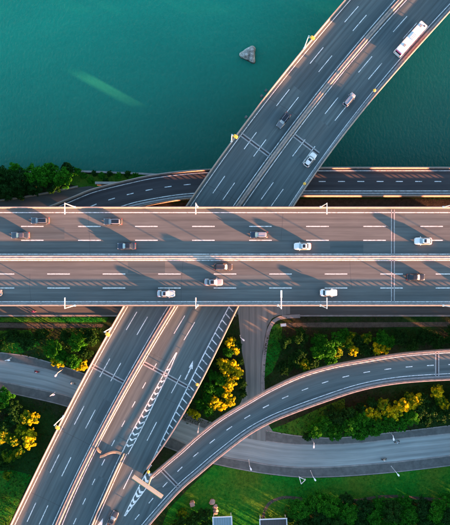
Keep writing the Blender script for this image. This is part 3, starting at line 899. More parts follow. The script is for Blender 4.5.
# ------------------------------------------------------------------ LAMPS, GANTRY, BEACONS
def bridge_lamp(base, inward, label, arm=2.7, h=9.4, aw=0.25):
    t = thing('street_lamp', label, 'street lamp', base, 0 if inward > 0 else math.pi, 'white lamps along the motorway bridge')
    mb = MB(); mb.box((0, 0, 0.08), (0.5, 0.5, 0.16)); mb.build('base_plate', M['white'], t)
    mb = MB(); mb.tube((0, 0, 0.16), (0, 0, h), 0.12, 0.08, 10); mb.build('pole', M['white'], t)
    mb = MB(); mb.box((0, arm * 0.28, h + 0.08), (aw * 0.6, arm * 0.66, 0.16)); mb.build('arm', M['white'], t)
    mb = MB(); mb.box((0, arm * 0.8, h + 0.06), (aw, arm * 0.42, 0.2), 0, 0.8); lh = mb.build('lamp_head', M['white'], t)
    mb = MB(); mb.box((0, arm * 0.82, h - 0.055), (aw * 0.7, arm * 0.3, 0.03)); mb.build('lens', M['lamp_clear'], lh)
    return t


LZ = Z_MAIN + BAR_H
wherU = ['before the first dark car', 'left of the blue hatchback', 'right of the viaduct crossing', 'past the expansion joint']
for k, bx in enumerate((76.0, 197.8, 319.8, 441.6)):
    names = ['near the grey estate car', 'above the viaduct crossing', 'beside the yellow beacon', 'nearest the right picture edge']
    p = P(bx, 207.5, Z_MAIN); bridge_lamp((p.x, p.y, LZ - 0.02), -1, 'white arm lamp on the far upper parapet ' + names[k])
    names = ['left of the viaduct', 'right beside the viaduct chevrons', 'under the white saloon', 'nearest the right picture edge']
    p = P(bx, 305.1, Z_MAIN); bridge_lamp((p.x, p.y, LZ - 0.02), 1, 'white arm lamp on the lower motorway parapet ' + names[k])
p = P(277.5, 305.1, Z_MAIN); bridge_lamp((p.x, p.y, LZ - 0.02), 1, 'white post with extra long arm on the lower motorway parapet', 4.5, 9.0, 0.42)
for bx in (-46.0, 563.0):
    for py, s in ((207.5, -1), (305.1, 1)):
        p = P(bx, py, Z_MAIN); bridge_lamp((p.x, p.y, LZ - 0.02), s, 'white arm lamp on the %s motorway parapet beyond the %s picture edge' % ('upper' if s < 0 else 'lower', 'left' if bx < 0 else 'right'))


def viaduct_lamp(base, ang, label):
    t = thing('street_lamp', label, 'street lamp', base, ang, 'yellow topped lamps along the viaduct')
    mb = MB(); mb.box((0, 0, 0.08), (0.5, 0.5, 0.16)); mb.build('base_plate', M['white'], t)
    mb = MB(); mb.tube((0, 0, 0.16), (0, 0, 8.8), 0.15, 0.10, 10); mb.build('pole', M['white'], t)
    mb = MB(); mb.tube((0, 0, 7.6), (1.3, 0, 8.75), 0.08, 0.07, 8); mb.tube((0, 0, 8.75), (1.3, 0, 8.85), 0.08, 0.07, 8); mb.build('arm', M['white'], t)
    mb = MB(); mb.rings([[Vector((1.15 + a * l, b * w_, z)) for a, b in ((-.5, -.35), (-.35, -.5), (.35, -.5), (.5, -.35), (.5, .35), (.35, .5), (-.35, .5), (-.5, .35))] for l, w_, z in ((1.1, .75, 8.72), (1.25, .9, 8.9), (1.15, .8, 9.05), (.6, .4, 9.12))])
    lh = mb.build('lamp_head', M['yellow'], t)
    mb = MB(); mb.box((1.15, 0, 8.70), (0.8, 0.5, 0.03)); mb.build('lens', M['lamp_clear'], lh)


for (x, y), s in zip(((303.5, 50), (232.3, 142.4), (111.8, 327.6), (63.5, 415)), ('over the river above the grey rock', 'over the river beside the viaduct joint', 'just below the motorway bridge on the left', 'by the sunlit lower left trees')):
    bx = float(fLB(np.array(float(y)))); p = P(bx, y, Z_DIAG)
    viaduct_lamp((p.x, p.y, Z_DIAG + BAR_H - 0.02), math.radians(-32), 'white pole lamp with yellow head ' + s)


def beacon(px, py, label):
    p = P(px, py, Z_DIAG + 1.5); t = thing('warning_beacon', label, 'beacon', (p.x, p.y, Z_DIAG + BAR_H - 0.02), 0.9, 'yellow beacons on the right viaduct parapet')
    mb = MB(); mb.tube((0, 0, 0), (0, 0, 0.8), 0.12, 0.1, 8); mb.build('post', M['white'], t)
    mb = MB(); mb.rings([[Vector((r * math.cos(2 * math.pi * i / 12), r * math.sin(2 * math.pi * i / 12), z)) for i in range(12)] for r, z in ((.25, .8), (.42, .9), (.42, 1.06), (.3, 1.2), (.1, 1.26))])
    mb.build('beacon_head', M['yellow'], t, smooth=False)


beacon(374, 91, 'yellow round beacon on the parapet between bus and silver hatchback')
beacon(304.3, 184, 'yellow round beacon on the parapet close above the motorway bridge')
beacon(197.2, 384, 'yellow round beacon beside the sun-tinted yellow shrubs')
beacon(148.6, 471, 'yellow round beacon at the nose where the ramp splits off')

# T-shaped sign gantry at the ramp nose
p0 = P(150.9, 477.2, Z_DIAG); a_ = P(133, 477, 20.7); b_ = P(162.5, 497.5, 20.7)
ang = math.atan2(b_.y - a_.y, b_.x - a_.x); L_ = (b_ - a_).length
gt = thing('sign_gantry', 'cream T shaped sign gantry over the chevrons where the ramp leaves', 'sign gantry', (p0.x, p0.y, Z_DIAG), ang)
mb = MB(); mb.tube((0, 0, 0), (0, 0, 6.3), 0.3, 0.24, 12); mb.build('post', M['cream'], gt)
mb = MB(); mb.box((0, 0, 6.5), (L_, 1.0, 0.4)); mb.build('beam', M['cream'], gt)
mb = MB()
for yy in (-.45, .45): mb.box((0, yy, 6.73), (L_ - .2, 0.09, 0.06))
mb.build('beam_rib', M['cream'], gt)
for s in (-1, 1):
    mb = MB(); mb.box((s * L_ * 0.27, -0.65, 5.6), (L_ * 0.42, 0.08, 2.2)); pn = mb.build('sign_panel', M['green_sign'], gt)
    mb = MB()
    for zz in (4.9, 6.2): mb.box((s * L_ * 0.27, -0.55, zz), (L_ * 0.42, 0.1, 0.1))
    mb.build('panel_brace', M['joint'], pn)

# orange raised band winding across the lane
C = px_curve([(97.5, 447.5), (98.8, 450.5), (101.3, 452)], Z_DIAG, 0.2); C2 = px_curve([(100.5, 456.5), (103, 456), (108, 453.6), (113, 452), (117.5, 452.2), (121.5, 453.6)], Z_DIAG, 0.2)
ob = thing('lane_band', 'orange serpentine band lying across the viaduct exit lane', 'barrier', tuple(P(110, 452, Z_DIAG)))
org = P(110, 452, Z_DIAG)
for CC in (C, C2):
    q = [Vector(p) - org for p in resample(CC, 0.5)]
    mb = MB(); mb.sweep(q, [(-0.34, 0.01), (0.34, 0.01), (0.30, 0.3), (0.16, 0.55), (0.14, 0.8), (-0.14, 0.8), (-0.16, 0.55), (-0.30, 0.3)])
    mb.build('band_section', M['orange'], ob)

# ------------------------------------------------------------------ VEHICLES
PAINT = {}


def paint(col, metal=0.0, rough=0.3):
    k = (col, metal)
    if k not in PAINT:
        PAINT[k] = plain('car_paint', col, rough, metal, 0.05, 2.0, coat=0.6)
    return PAINT[k]


def make_car(label, loc, rz, col, kind='sedan', metal=0.3, roof=None, sunroof=False, L=5.0, Wd=2.0, name='car', cat='car', group=None):
    t = thing(name, label, cat, loc, rz, group)
    H = {'sedan': 1.47, 'suv': 1.70, 'van': 1.85, 'hatch': 1.52}[kind]
    pm = paint(col, metal); rm = paint(roof, metal) if roof else pm
    hw = Wd / 2; k = L / 4.8
    tall = 0.12 if kind in ('suv', 'van') else 0.0
    rear_belt = {'sedan': 1.0, 'suv': 1.02, 'van': 1.0, 'hatch': 1.0}[kind] + tall
    st = [(2.42, .50, .52), (2.38, .68, .62 + tall), (2.26, .83, .72 + tall), (1.95, .93, .80 + tall), (1.4, .975, .87 + tall), (0.95, .985, .92 + tall), (0, 1.0, .95 + tall), (-1.3, 1.0, .98 + tall), (-1.75, .985, rear_belt), (-2.12, .94, rear_belt - .04), (-2.32, .85, .86 + tall), (-2.40, .70, .66 + tall), (-2.42, .58, .5)]
    rs = []
    for x, wf, top in st:
        w_ = hw * wf; half = [(0, top + .03), (.5 * w_, top + .02), (.84 * w_, top - .02), (.97 * w_, top - .12), (w_, .55), (.97 * w_, .34), (.85 * w_, .22), (0, .2)]
        ring = [Vector((x * k, y, z)) for y, z in half] + [Vector((x * k, -y, z)) for y, z in reversed(half[1:-1])]
        rs.append(ring)
    mb = MB(); mb.rings(rs); body = mb.build('body', pm, t, smooth=True)
    ss = body.modifiers.new('round', 'SUBSURF'); ss.levels = 1; ss.render_levels = 1
    # cabin
    xb0, xt0 = {'sedan': (1.05, .28), 'suv': (1.1, .45), 'van': (1.75, 1.15), 'hatch': (1.1, .35)}[kind]
    xb1, xt1 = {'sedan': (-1.85, -1.05), 'suv': (-2.28, -1.95), 'van': (-2.32, -2.15), 'hatch': (-2.2, -1.6)}[kind]
    xb0, xt0, xb1, xt1 = (v * k for v in (xb0, xt0, xb1, xt1))
    zb = .88 + tall; wb, wt = hw * .93, hw * .69; NR = 40

    def ringat(f, inset=0.0, zadd=0.0):
        xa = xb0 + (xt0 - xb0) * f; xc = xb1 + (xt1 - xb1) * f; ww = wb + (wt - wb) * f - inset; z = zb + (H - .06 - zb) * f + zadd
        cx, ax = (xa + xc) / 2, (xa - xc) / 2 - inset; out = []
        for i in range(NR):
            th = 2 * math.pi * (i + .5) / NR; c_, s_ = math.cos(th), math.sin(th)
            out.append(Vector((cx + ax * math.copysign(abs(c_) ** .5, c_), ww * math.copysign(abs(s_) ** .5, s_), z)))
        return out
    R0, R1 = ringat(0.0), ringat(.93); RT = [ringat(1.0), ringat(1.0, .10, .04), ringat(1.0, .28, .06)]

    def zone(i):
        th = (i + 1) % NR * 360.0 / NR
        th = th if th <= 180 else th - 360
        if abs(th) < 40: return 'windscreen'
        if abs(th) > 139: return 'rear_window'
        if 46 < abs(th) < 132: return 'side_window' + ('+' if th > 0 else '-') * (1 if abs(th) < 91 else 2)
        return 'pillar'
    cab = MB(); cab.rings([R1] + RT); zones = {}
    for i in range(NR):
        j = (i + 1) % NR; zn = zone(i); z_ = cab if zn == 'pillar' else zones.setdefault(zn, MB())
        n0 = len(z_.v); z_.v += [tuple(R0[i]), tuple(R0[j]), tuple(R1[j]), tuple(R1[i])]; z_.f.append([n0, n0 + 1, n0 + 2, n0 + 3]); z_.uv.append(None)
    cab.build('cabin', rm, t)
    for zn, z_ in zones.items(): z_.build(zn.rstrip('+-'), M['screen' if zn == 'windscreen' else 'glass'], t)
    if sunroof:
        x0, x1 = xt0 - .22, xt1 + .30
        if sunroof == 'small': x0 -= .15; x1 = x0 - .62
        mb = MB(); mb.box(((x0 + x1) / 2, 0, H + .012), (x0 - x1, wt * 1.36, .03)); mb.build('sunroof', M['glass'], t)
    for s in (1, -1):
        if kind in ('suv', 'van'):
            mb = MB(); mb.box(((xt0 + xt1) / 2, s * wt * .80, H + .03), ((xt0 - xt1) * .8, .05, .05)); mb.build('roof_rail', M['alloy'], t)
        mb = MB(); mb.box((2.24 * k, s * hw * .66, .63 + tall), (.24, hw * .26, .13), s * -.45); mb.build('headlight', M['lamp_clear'], t)
        mb = MB(); mb.box((-2.29 * k, s * hw * .66, .80 + tall), (.14, hw * .34, .16), s * .3); mb.build('taillight', M['lamp_red'], t)
        mb = MB(); mb.box((.85 * k, s * (hw + .09), 1.0 + tall), (.16, .24, .16), s * .15, .8); mb.build('wing_mirror', pm, t)
        for x in (1.45 * k, -1.42 * k):
            mb = MB(); mb.tube((x, s * (hw - .22), .33), (x, s * (hw + .015), .33), .33, .33, 14); wl = mb.build('wheel', M['rubber'], t)
            mb = MB(); mb.tube((x, s * (hw + .012), .33), (x, s * (hw + .025), .33), .2, .18, 10); mb.build('rim', M['alloy'], wl)
    mb = MB(); mb.box((1.7 * k, 0, .865 + tall), (.9, .02, .012)); mb.build('bonnet_crease', M['black_trim'] if False else pm, t)
    mb = MB(); mb.box((2.385 * k, 0, .46), (.06, hw * .9, .2)); mb.build('grille', M['black_trim'], t)
    mb = MB(); mb.box((-2.40 * k, 0, .42), (.06, hw * 1.1, .16)); mb.build('rear_bumper', M['black_trim'], t)
    return t


SIL = (0.24, 0.25, 0.26); WHT = (0.70, 0.70, 0.68); BLK = (0.012, 0.013, 0.016); NAVY = (0.018, 0.03, 0.05); GRY = (0.16, 0.165, 0.17)
PI = math.pi


def on_main(px, py): p = P(px, py, Z_MAIN + 0.9); return (p.x, p.y, Z_MAIN + 0.004)


GU, GW = 'cars driving left on the motorway bridge', 'cars driving right on the motorway bridge'
make_car('silver estate with long black glass roof behind the first lamp', on_main(40, 220.6), PI, (.05,.065,.08), 'suv', 0.3, roof=(.11,.12,.13), sunroof=True, L=5.0, group=GU)
make_car('silver hatchback at the left end of the middle lane', on_main(20, 235.2), PI, (.055,.07,.085), 'sedan', 0.3, roof=(.075,.075,.09), sunroof=False, group=GU)
make_car('pale grey estate in the outer lane right of the first lamp', on_main(112.8, 221.6), PI, (.06,.07,.08), 'suv', 0.3, roof=(.22,.23,.25), sunroof=True, group=GU)
make_car('dark navy saloon by the median above the silver one', on_main(126.5, 246), PI, NAVY, 'sedan', 0.2, sunroof=True, group=GU)
make_car('dark blue hatchback with pale roof above the viaduct', on_main(259, 234.7), PI, NAVY, 'suv', 0.2, roof=(0.26, 0.27, 0.30), sunroof=False, L=4.8, group=GU)
make_car('white saloon with black sunroof next to the median', on_main(302.6, 246.2), PI, WHT, 'sedan', 0.0, sunroof=True, L=4.6, group=GU)
make_car('white hatchback right of the motorway expansion joint', on_main(423.5, 241), PI, WHT, 'hatch', 0.0, sunroof='small', L=4.7, group=GU)
make_car('pale silver convertible style car in the lowest lane on the left', on_main(166, 293.6), 0, (0.42, 0.43, 0.45), 'sedan', 0.3, sunroof='small', L=4.8, group=GW)
make_car('silver grey saloon behind the brown black car', on_main(213.6, 282.1), 0, (0.30, 0.31, 0.33), 'sedan', 0.4, sunroof=True, L=5.0, group=GW)
make_car('brownish black suv with silver bonnet in the inner lane', on_main(223.2, 266.9), 0, (0.05, 0.045, 0.04), 'suv', 0.3, sunroof=False, roof=(0.035, 0.03, 0.03), group=GW)
make_car('cream white saloon beside the lower parapet', on_main(328.8, 292.7), 0, WHT, 'sedan', 0.0, L=4.6, group=GW)
make_car('black saloon right of the expansion joint heading right', on_main(416, 277.2), 0, BLK, 'sedan', 0.1, L=5.0, group=GW)
make_car('dark car cut off by the left picture edge', on_main(-7.6, 292.7), 0, GRY, 'sedan', 0.2, group=GW)
make_car('white car just outside the right picture edge', on_main(486, 291.5), 0, WHT, 'suv', 0.0, group=GW)


def on_diag(px, py, up=True):
    p = P(px, py, Z_DIAG + 0.9)
    q0 = P(float(fE1(np.array(py + 6.))), py + 6, Z_DIAG); q1 = P(float(fE1(np.array(py - 6.))), py - 6, Z_DIAG)
    a = math.atan2(q1.y - q0.y, q1.x - q0.x)
    return (p.x, p.y, Z_DIAG + 0.004), a if up else a + PI


GD = 'vehicles on the diagonal viaduct'
l, a = on_diag(283.6, 120.2, False); make_car('black and silver estate driving down the viaduct over the river', l, a, (0.13, 0.14, 0.15), 'suv', 0.4, roof=NAVY, sunroof=True, L=4.9, group=GD)
l, a = on_diag(349.4, 99.6); make_car('silver boxy hatchback driving up the viaduct behind the bus', l, a, (0.30, 0.35, 0.40), 'van', 0.3, roof=(0.20, 0.25, 0.30), L=4.3, Wd=1.8, group=GD)
l, a = on_diag(310.2, 159.6); make_car('white suv with two black sunroofs by the viaduct joint', l, a, WHT, 'suv', 0.0, sunroof='small', L=4.4, group=GD)
l, a = on_diag(112.3, 520); make_car('dark saloon entering at the bottom edge of the viaduct', l, a, (0.05, 0.055, 0.06), 'sedan', 0.3, sunroof='small', group=GD)

# bus
l, a = on_diag(411.9, 37.4); l = (P(411.9, 37.4, Z_DIAG + 3).x, P(411.9, 37.4, Z_DIAG + 3).y, l[2])
a = math.atan2(51.4 - 22.0, 425.1 - 398.9)
bus = thing('city_bus', 'long white bus with red side and pink rear on the viaduct', 'bus', l, a, GD)
BL, BW, BH = 10.6, 2.5, 3.1
M['bus_white'] = plain('bus_white', (0.62, 0.63, 0.62), 0.35, 0, 0.06, 0.8)
M['bus_red'] = plain('bus_red', (0.60, 0.03, 0.04), 0.35)
M['bus_pink'] = plain('bus_pink', (0.75, 0.10, 0.25), 0.4)


def rrect(hx, hy, z, c): return [Vector(q) for q in ((hx - c, -hy, z), (hx, -hy + c, z), (hx, hy - c, z), (hx - c, hy, z), (-hx + c, hy, z), (-hx, hy - c, z), (-hx, -hy + c, z), (-hx + c, -hy, z))]


mb = MB(); mb.rings([rrect(BL / 2, BW / 2, .35, .2), rrect(BL / 2, BW / 2, 1.25, .2)]); mb.build('body', M['bus_white'], bus)
for s in (1, -1):
    mb = MB(); mb.box((0.2, s * (BW / 2 + .006), .85), (BL - 1.4, .03, .72)); mb.build('side_panel', M['bus_red'], bus)
mb = MB(); mb.rings([rrect(BL / 2 - .02, BW / 2 - .02, 1.25, .2), rrect(BL / 2 - .06, BW / 2 - .06, BH - .15, .2), rrect(BL / 2 - .2, BW / 2 - .2, BH, .2)]); mb.build('upper_body', M['bus_white'], bus)
for s in (1, -1):
    for i in range(7):
        mb = MB(); mb.box((-4.2 + i * 1.35, s * (BW / 2 - .03), 2.0), (1.15, .04, .95)); mb.build('side_window', M['glass'], bus)
    for x in (3.4, -2.9):
        mb = MB(); mb.tube((x, s * (BW / 2 - .3), .5), (x, s * (BW / 2 + .02), .5), .5, .5, 16); wl = mb.build('wheel', M['rubber'], bus)
        mb = MB(); mb.tube((x, s * (BW / 2 + .015), .5), (x, s * (BW / 2 + .04), .5), .28, .24, 12); mb.build('rim', M['alloy'], wl)
    mb = MB(); mb.box((BL / 2 + .12, s * (BW / 2 - .1), 2.5), (.3, .12, .35)); mb.build('wing_mirror', M['black_trim'], bus)
    mb = MB(); mb.box((BL / 2 + .01, s * .85, .75), (.06, .4, .2)); mb.build('headlight', M['lamp_clear'], bus)
    mb = MB(); mb.box((-BL / 2 - .01, s * .95, 1.0), (.06, .25, .35)); mb.build('taillight', M['lamp_red'], bus)
mb = MB(); mb.box((BL / 2 - .02, 0, 2.05), (.06, BW - .5, 1.4)); mb.build('windscreen', M['glass'], bus)
mb = MB(); mb.box((-BL / 2 + .02, 0, 2.1), (.06, BW - .6, .8)); mb.build('rear_window', M['glass'], bus)
mb = MB(); mb.box((-BL / 2 + .03, 0, 2.72), (.14, BW - .5, .42)); mb.build('rear_roof_band', M['bus_pink'], bus)
for x, y, sx, sy, m_ in ((4.0, .25, .7, .7, 'joint'), (-3.0, 0, .7, .7, 'joint'), (.4, -.1, 2.0, 1.3, 'bus_white'), (4.55, -.5, .3, .5, 'black_trim')):
    mb = MB(); mb.box((x, y, BH + .06), (sx, sy, .12), 0, .9); rh = mb.build('roof_hatch' if sx < 1 else 'air_conditioner', M[m_], bus)
    if sx > 1:
        mb = MB()
        for q in range(4): mb.box((x - .7 + q * .45, y, BH + .125), (.08, 1.0, .02))
        mb.build('vent', M['joint'], rh)
mb = MB(); mb.box((0, BW / 2 - .12, BH - .02), (BL * .8, .06, .08)); mb.build('roof_gutter', M['joint'], bus)


# ------------------------------------------------------------------ people on scooters
def scooter(px, py, rz, col, shirt, helmet, label_s, label_p):
    p = P(px, py, Z_GND); base = (p.x, p.y, Z_GND + 0.02)
    t = thing('scooter', label_s, 'scooter', base, rz, 'scooters on the ground level roads')
    for x in (.62, -.62):
        mb = MB(); mb.tube((x, -.06, .25), (x, .06, .25), .25, .25, 14); wl = mb.build('wheel', M['rubber'], t)
        mb = MB(); mb.tube((x, -.07, .25), (x, .07, .25), .14, .14, 10); mb.build('rim', M['alloy'], wl)
    pm = paint(col, 0.1)
    mb = MB(); mb.rings([[Vector((x, y * w_, z)) for y, z in ((-.5, z0), (.5, z0), (.5, z1), (-.5, z1))] for x, w_, z0, z1 in ((-.85, .16, .5, .68), (-.5, .34, .36, .74), (0, .30, .28, .42), (.32, .32, .25, .38), (.45, .36, .3, .85), (.58, .2, .45, .95))])
    mb.build('body', pm, t)
    mb = MB(); mb.box((-.35, 0, .79), (.72, .28, .1), 0, .85); mb.build('seat', M['black_trim'], t)
    mb = MB(); mb.tube((.5, 0, .85), (.42, 0, 1.05), .03, .03, 8); mb.tube((.42, -.33, 1.05), (.42, .33, 1.05), .025, .025, 8); mb.build('handlebar', M['black_trim'], t)
    mb = MB(); mb.box((.62, 0, .78), (.1, .18, .14)); mb.build('headlight', M['lamp_clear'], t)
    # rider: one skinned figure sitting on the seat
    V = [(-.35, 0, .93), (-.33, 0, 1.15), (-.27, 0, 1.38), (-.22, 0, 1.5), (-.19, 0, 1.66),
         (-.32, .10, .92), (.10, .16, .90), (.14, .16, .46), (.26, .16, .42), (-.32, -.10, .92), (.10, -.16, .90), (.14, -.16, .46), (.26, -.16, .42),
         (-.26, .19, 1.38), (-.05, .27, 1.16), (.34, .27, 1.08), (.43, .24, 1.08), (-.26, -.19, 1.38), (-.05, -.27, 1.16), (.34, -.27, 1.08), (.43, -.24, 1.08)]
    Ed = [(0, 1), (1, 2), (2, 3), (3, 4), (0, 5), (5, 6), (6, 7), (7, 8), (0, 9), (9, 10), (10, 11), (11, 12), (2, 13), (13, 14), (14, 15), (15, 16), (2, 17), (17, 18), (18, 19), (19, 20)]
    rad = [.16, .15, .17, .06, .09, .10, .085, .055, .05, .10, .085, .055, .05, .075, .05, .04, .04, .075, .05, .04, .04]
    me = bpy.data.meshes.new('person'); me.from_pydata(V, Ed, []); me.materials.append(shirt)
    o = link('person', me, None, base); o.rotation_euler = (0, 0, rz)
    mo = o.modifiers.new('skin', 'SKIN'); mo.use_smooth_shade = True
    for i, r in enumerate(rad): me.skin_vertices[0].data[i].radius = (r, r)
    me.skin_vertices[0].data[0].use_root = True
    sb = o.modifiers.new('sub', 'SUBSURF'); sb.levels = 1; sb.render_levels = 1
    tag(o, label_p, 'person', 'people riding scooters')
    mb = MB(); rs = []
    for i in range(7):
        th = -0.6 + i * (math.pi / 2 + .55) / 6; r = .155 * math.cos(th)
        rs.append([Vector((-.18 + r * math.cos(2 * PI * q / 12) * 1.1, r * math.sin(2 * PI * q / 12), 1.7 + .15 * math.sin(th))) for q in range(12)])
    mb.rings(rs); mb.build('helmet', helmet, o, smooth=True)


def cloth(n, c): return plain(n, c, 0.8)


red, whi, dkb, pink, tan_ = cloth('red_cloth', (.5, .04, .06)), cloth('white_cloth', (.7, .7, .7)), cloth('blue_cloth', (.06, .1, .18)), cloth('pink_cloth', (.65, .12, .25)), cloth('tan_cloth', (.5, .4, .3))
hw_, hb_, hr_ = cloth('white_shell', (.75, .75, .75)), cloth('black_shell', (.02, .02, .02)), cloth('red_shell', (.5, .03, .04))
scooter(34.5, 311.3, 0.0, (.3, .05, .08), pink, hr_, 'dark red scooter on the road under the motorway edge', 'person in pink riding the scooter under the motorway edge')
scooter(37.3, 371.2, 2.95, (.35, .03, .04), red, hw_, 'red scooter on the lower left road', 'person in red with white helmet on the lower left road')
scooter(73.0, 382.6, -0.5, (.3, .35, .4), whi, hw_, 'pale scooter on the road beside the viaduct', 'person in white riding beside the viaduct on the left')
scooter(396.5, 441.3, 3.4, (.03, .03, .035), whi, hb_, 'black scooter near the hedge trees on the right road', 'person in white with black helmet near the hedge trees')
scooter(383.6, 458.6, 0.15, (.1, .1, .11), tan_, hw_, 'grey scooter on the lower lane of the right road', 'person in tan riding the lower lane of the right road')


# ground level lamps
def ground_lamp(px, py, ang, label, h=4.8, arm=1.4):
    p = P(px, py, Z_GND + h); t = thing('street_lamp', label, 'street lamp', (p.x - 0, p.y, Z_GND), ang, 'small white lamps along the ground roads')
    mb = MB(); mb.tube((0, 0, 0), (0, 0, .25), .16, .13, 8); mb.build('base', M['white'], t)
    mb = MB(); mb.tube((0, 0, .25), (0, 0, h), .08, .055, 8); mb.build('pole', M['white'], t)
    mb = MB(); mb.box((arm / 2 - .2, 0, h + .03), (arm * .8, .14, .1)); mb.build('arm', M['white'], t)
    mb = MB(); mb.rings([[Vector((arm * q + .55 * a_, .42 * b_, h + z)) for a_, b_ in ((-.7, -.4), (0, -.6), (.7, -.4), (.7, .4), (0, .6), (-.7, .4))] for q, z in ((.8, -.02), (.8, .1))]); mb.build('lamp_head', M['white'], t)


for x, y, a_, s in ((58, 372.5, -2.2, 'beside the sun-tinted trees by the lower left road'), (50, 396, 0.35, 'on the lower kerb of the lower left road'),
                    (5, 360.5, 0.1, 'at the left picture edge by the lower left road'), (393, 435.5, -1.4, 'hidden against the hedge trees'),
                    (396, 472, -0.9, 'on the grass verge right of centre'), (314, 443, -1.6, 'at the upper kerb opposite the triangle frame'),
                    (313, 476.5, -1.0, 'right of the white triangle frame'), (198.5, 428, -1.7, 'between the viaduct and the curved ramp'),
                    (240.5, 337.5, -0.7, 'at the side road below the motorway'), (249.5, 465.5, -1.2, 'on the lower pavement below the curved ramp')):
    ground_lamp(x, y, a_, 'small white lamp ' + s)

# white triangle frame on the verge
p = P(301, 479, Z_GND); tf = thing('bike_stand', 'white triangular tube frame standing on the grass verge', 'bike stand', (p.x, p.y, Z_GND), -0.5)
q = [Vector((-1.0, .5, .9)), Vector((1.0, .7, .9)), Vector((.5, -1.0, .9))]
for i in range(3):
    mb = MB(); mb.tube(q[i], q[(i + 1) % 3], .11, .11, 8); mb.build('rail', M['white'], tf)
    mb = MB(); mb.tube((q[i].x, q[i].y, 0), q[i], .09, .09, 8); mb.build('leg', M['white'], tf)
# white box by the motorway edge
p = P(283, 324.5, Z_GND); bx_ = thing('utility_cabinet', 'white utility cabinet on the dirt path under the motorway', 'cabinet', (p.x, p.y, Z_GND), 0.1)
mb = MB(); mb.box((0, 0, .1), (1.7, .9, .2)); mb.build('plinth', M['kerb'], bx_)
mb = MB(); mb.box((0, 0, .8), (1.5, .7, 1.2)); mb.build('body', M['white'], bx_)
mb = MB(); mb.box((0, 0, 1.44), (1.65, .85, .08), 0, .92); mb.build('lid', M['white'], bx_)
for s in (-1, 1):
    mb = MB(); mb.box((s * .37, -.36, .8), (.68, .03, 1.1)); mb.build('door', M['white'], bx_)

# ------------------------------------------------------------------ rock in the river
m, nt, b = nodes_of('rock_stone')
v = mapped(nt, 'Object', (1, 1, 1)); n1 = noise_tex(nt, v, 0.9, 6, 0.7); n2 = noise_tex(nt, v, 5.0, 4, 0.6)
c = ramp(nt, n1, [(0.36, (0.13, 0.125, 0.11)), (0.5, (0.34, 0.33, 0.30)), (0.62, (0.62, 0.60, 0.55))])
c = mix(nt, 1.0, c, ramp(nt, n2, [(0.3, (0.6,) * 3), (0.7, (1.25,) * 3)]), 'MULTIPLY')
tc = nt.nodes.new('ShaderNodeTexCoord'); sp = nt.nodes.new('ShaderNodeSeparateXYZ'); nt.links.new(tc.outputs['Object'], sp.inputs[0])
c = mix(nt, 1.0, c, ramp(nt, sp.outputs[2], [(0.40, (0.14, 0.16, 0.13)), (0.62, (1, 1, 1))]), 'MULTIPLY')   # wet tide band
nt.links.new(c, b.inputs['Base Color']); b.inputs['Roughness'].default_value = 0.9; bump(nt, b, n2, 0.8, 0.2)
M['rock'] = m
rc = P(249.5, 53.5, 1.5)
bm = bmesh.new()
tri = [(-2.3, 0.25), (1.35, 2.65), (1.75, -2.45)]
N_ = 48; levels = [(-1.5, 1.14), (0.0, 1.10), (0.5, 1.04), (1.0, 0.95), (1.35, 0.80), (1.5, 0.55), (1.55, 0.25)]
rings = []
for z, sc in levels:
    ring = []
    for i in range(N_):
        t = 2 * PI * i / N_; d = Vector((math.cos(t), math.sin(t)))
        r = 2.15 + .50 * math.cos(3 * (t - math.radians(60))) + .10 * math.cos(6 * (t - math.radians(60))) + .12 * math.cos(t - 2.0)
        r *= sc; x, y = d.x * r, d.y * r
        k_ = noise.noise(Vector((x * .6, y * .6, z * .6))) * 0.35 + noise.noise(Vector((x * 1.7, y * 1.7, z * 1.7 + 5))) * 0.14
        ring.append(bm.verts.new((x * (1 + k_ * .3), y * (1 + k_ * .3), z + k_)))
    rings.append(ring)
for a1, b1 in zip(rings, rings[1:]):
    for i in range(N_): bm.faces.new((a1[i], a1[(i + 1) % N_], b1[(i + 1) % N_], b1[i]))
bm.faces.new(rings[-1])
me = bpy.data.meshes.new('rock'); bm.to_mesh(me); bm.free(); me.materials.append(M['rock'])
me.polygons.foreach_set('use_smooth', [True] * len(me.polygons))
tag(link('rock', me, None, (rc.x, rc.y, 0)), 'grey triangular boulder standing alone in the green river', 'rock')


# ------------------------------------------------------------------ park buildings at the bottom edge
def pavilion(px, py, sx, sy, label, roofmat, frame):
    p = P(px, py, Z_GND + 3); t = thing('pavilion', label, 'pavilion', (p.x, p.y, Z_GND), 0.04)
    for a_ in (-1, 1):
        for b_ in (-1, 1):
            mb = MB(); mb.box((a_ * (sx / 2 - .2), b_ * (sy / 2 - .2), 1.4), (.2, .2, 2.8)); mb.build('post', M[frame], t)
    n_ = max(4, int(sx / .7))
    for i in range(n_):
        mb = MB(); mb.box((-sx / 2 + sx * (i + .5) / n_, 0, 2.87 + .02 * (i % 2)), (sx / n_ - .05, sy - .3, .07)); mb.build('roof_panel', M[roofmat], t)
    for b_ in (-1, 1):
        mb = MB(); mb.box((0, b_ * sy / 2, 2.92), (sx + .3, .26, .3)); mb.build('beam', M[frame], t)
        mb = MB(); mb.box((b_ * sx / 2, 0, 2.92), (.26, sy - .27, .28)); mb.build('beam', M[frame], t)
    return t


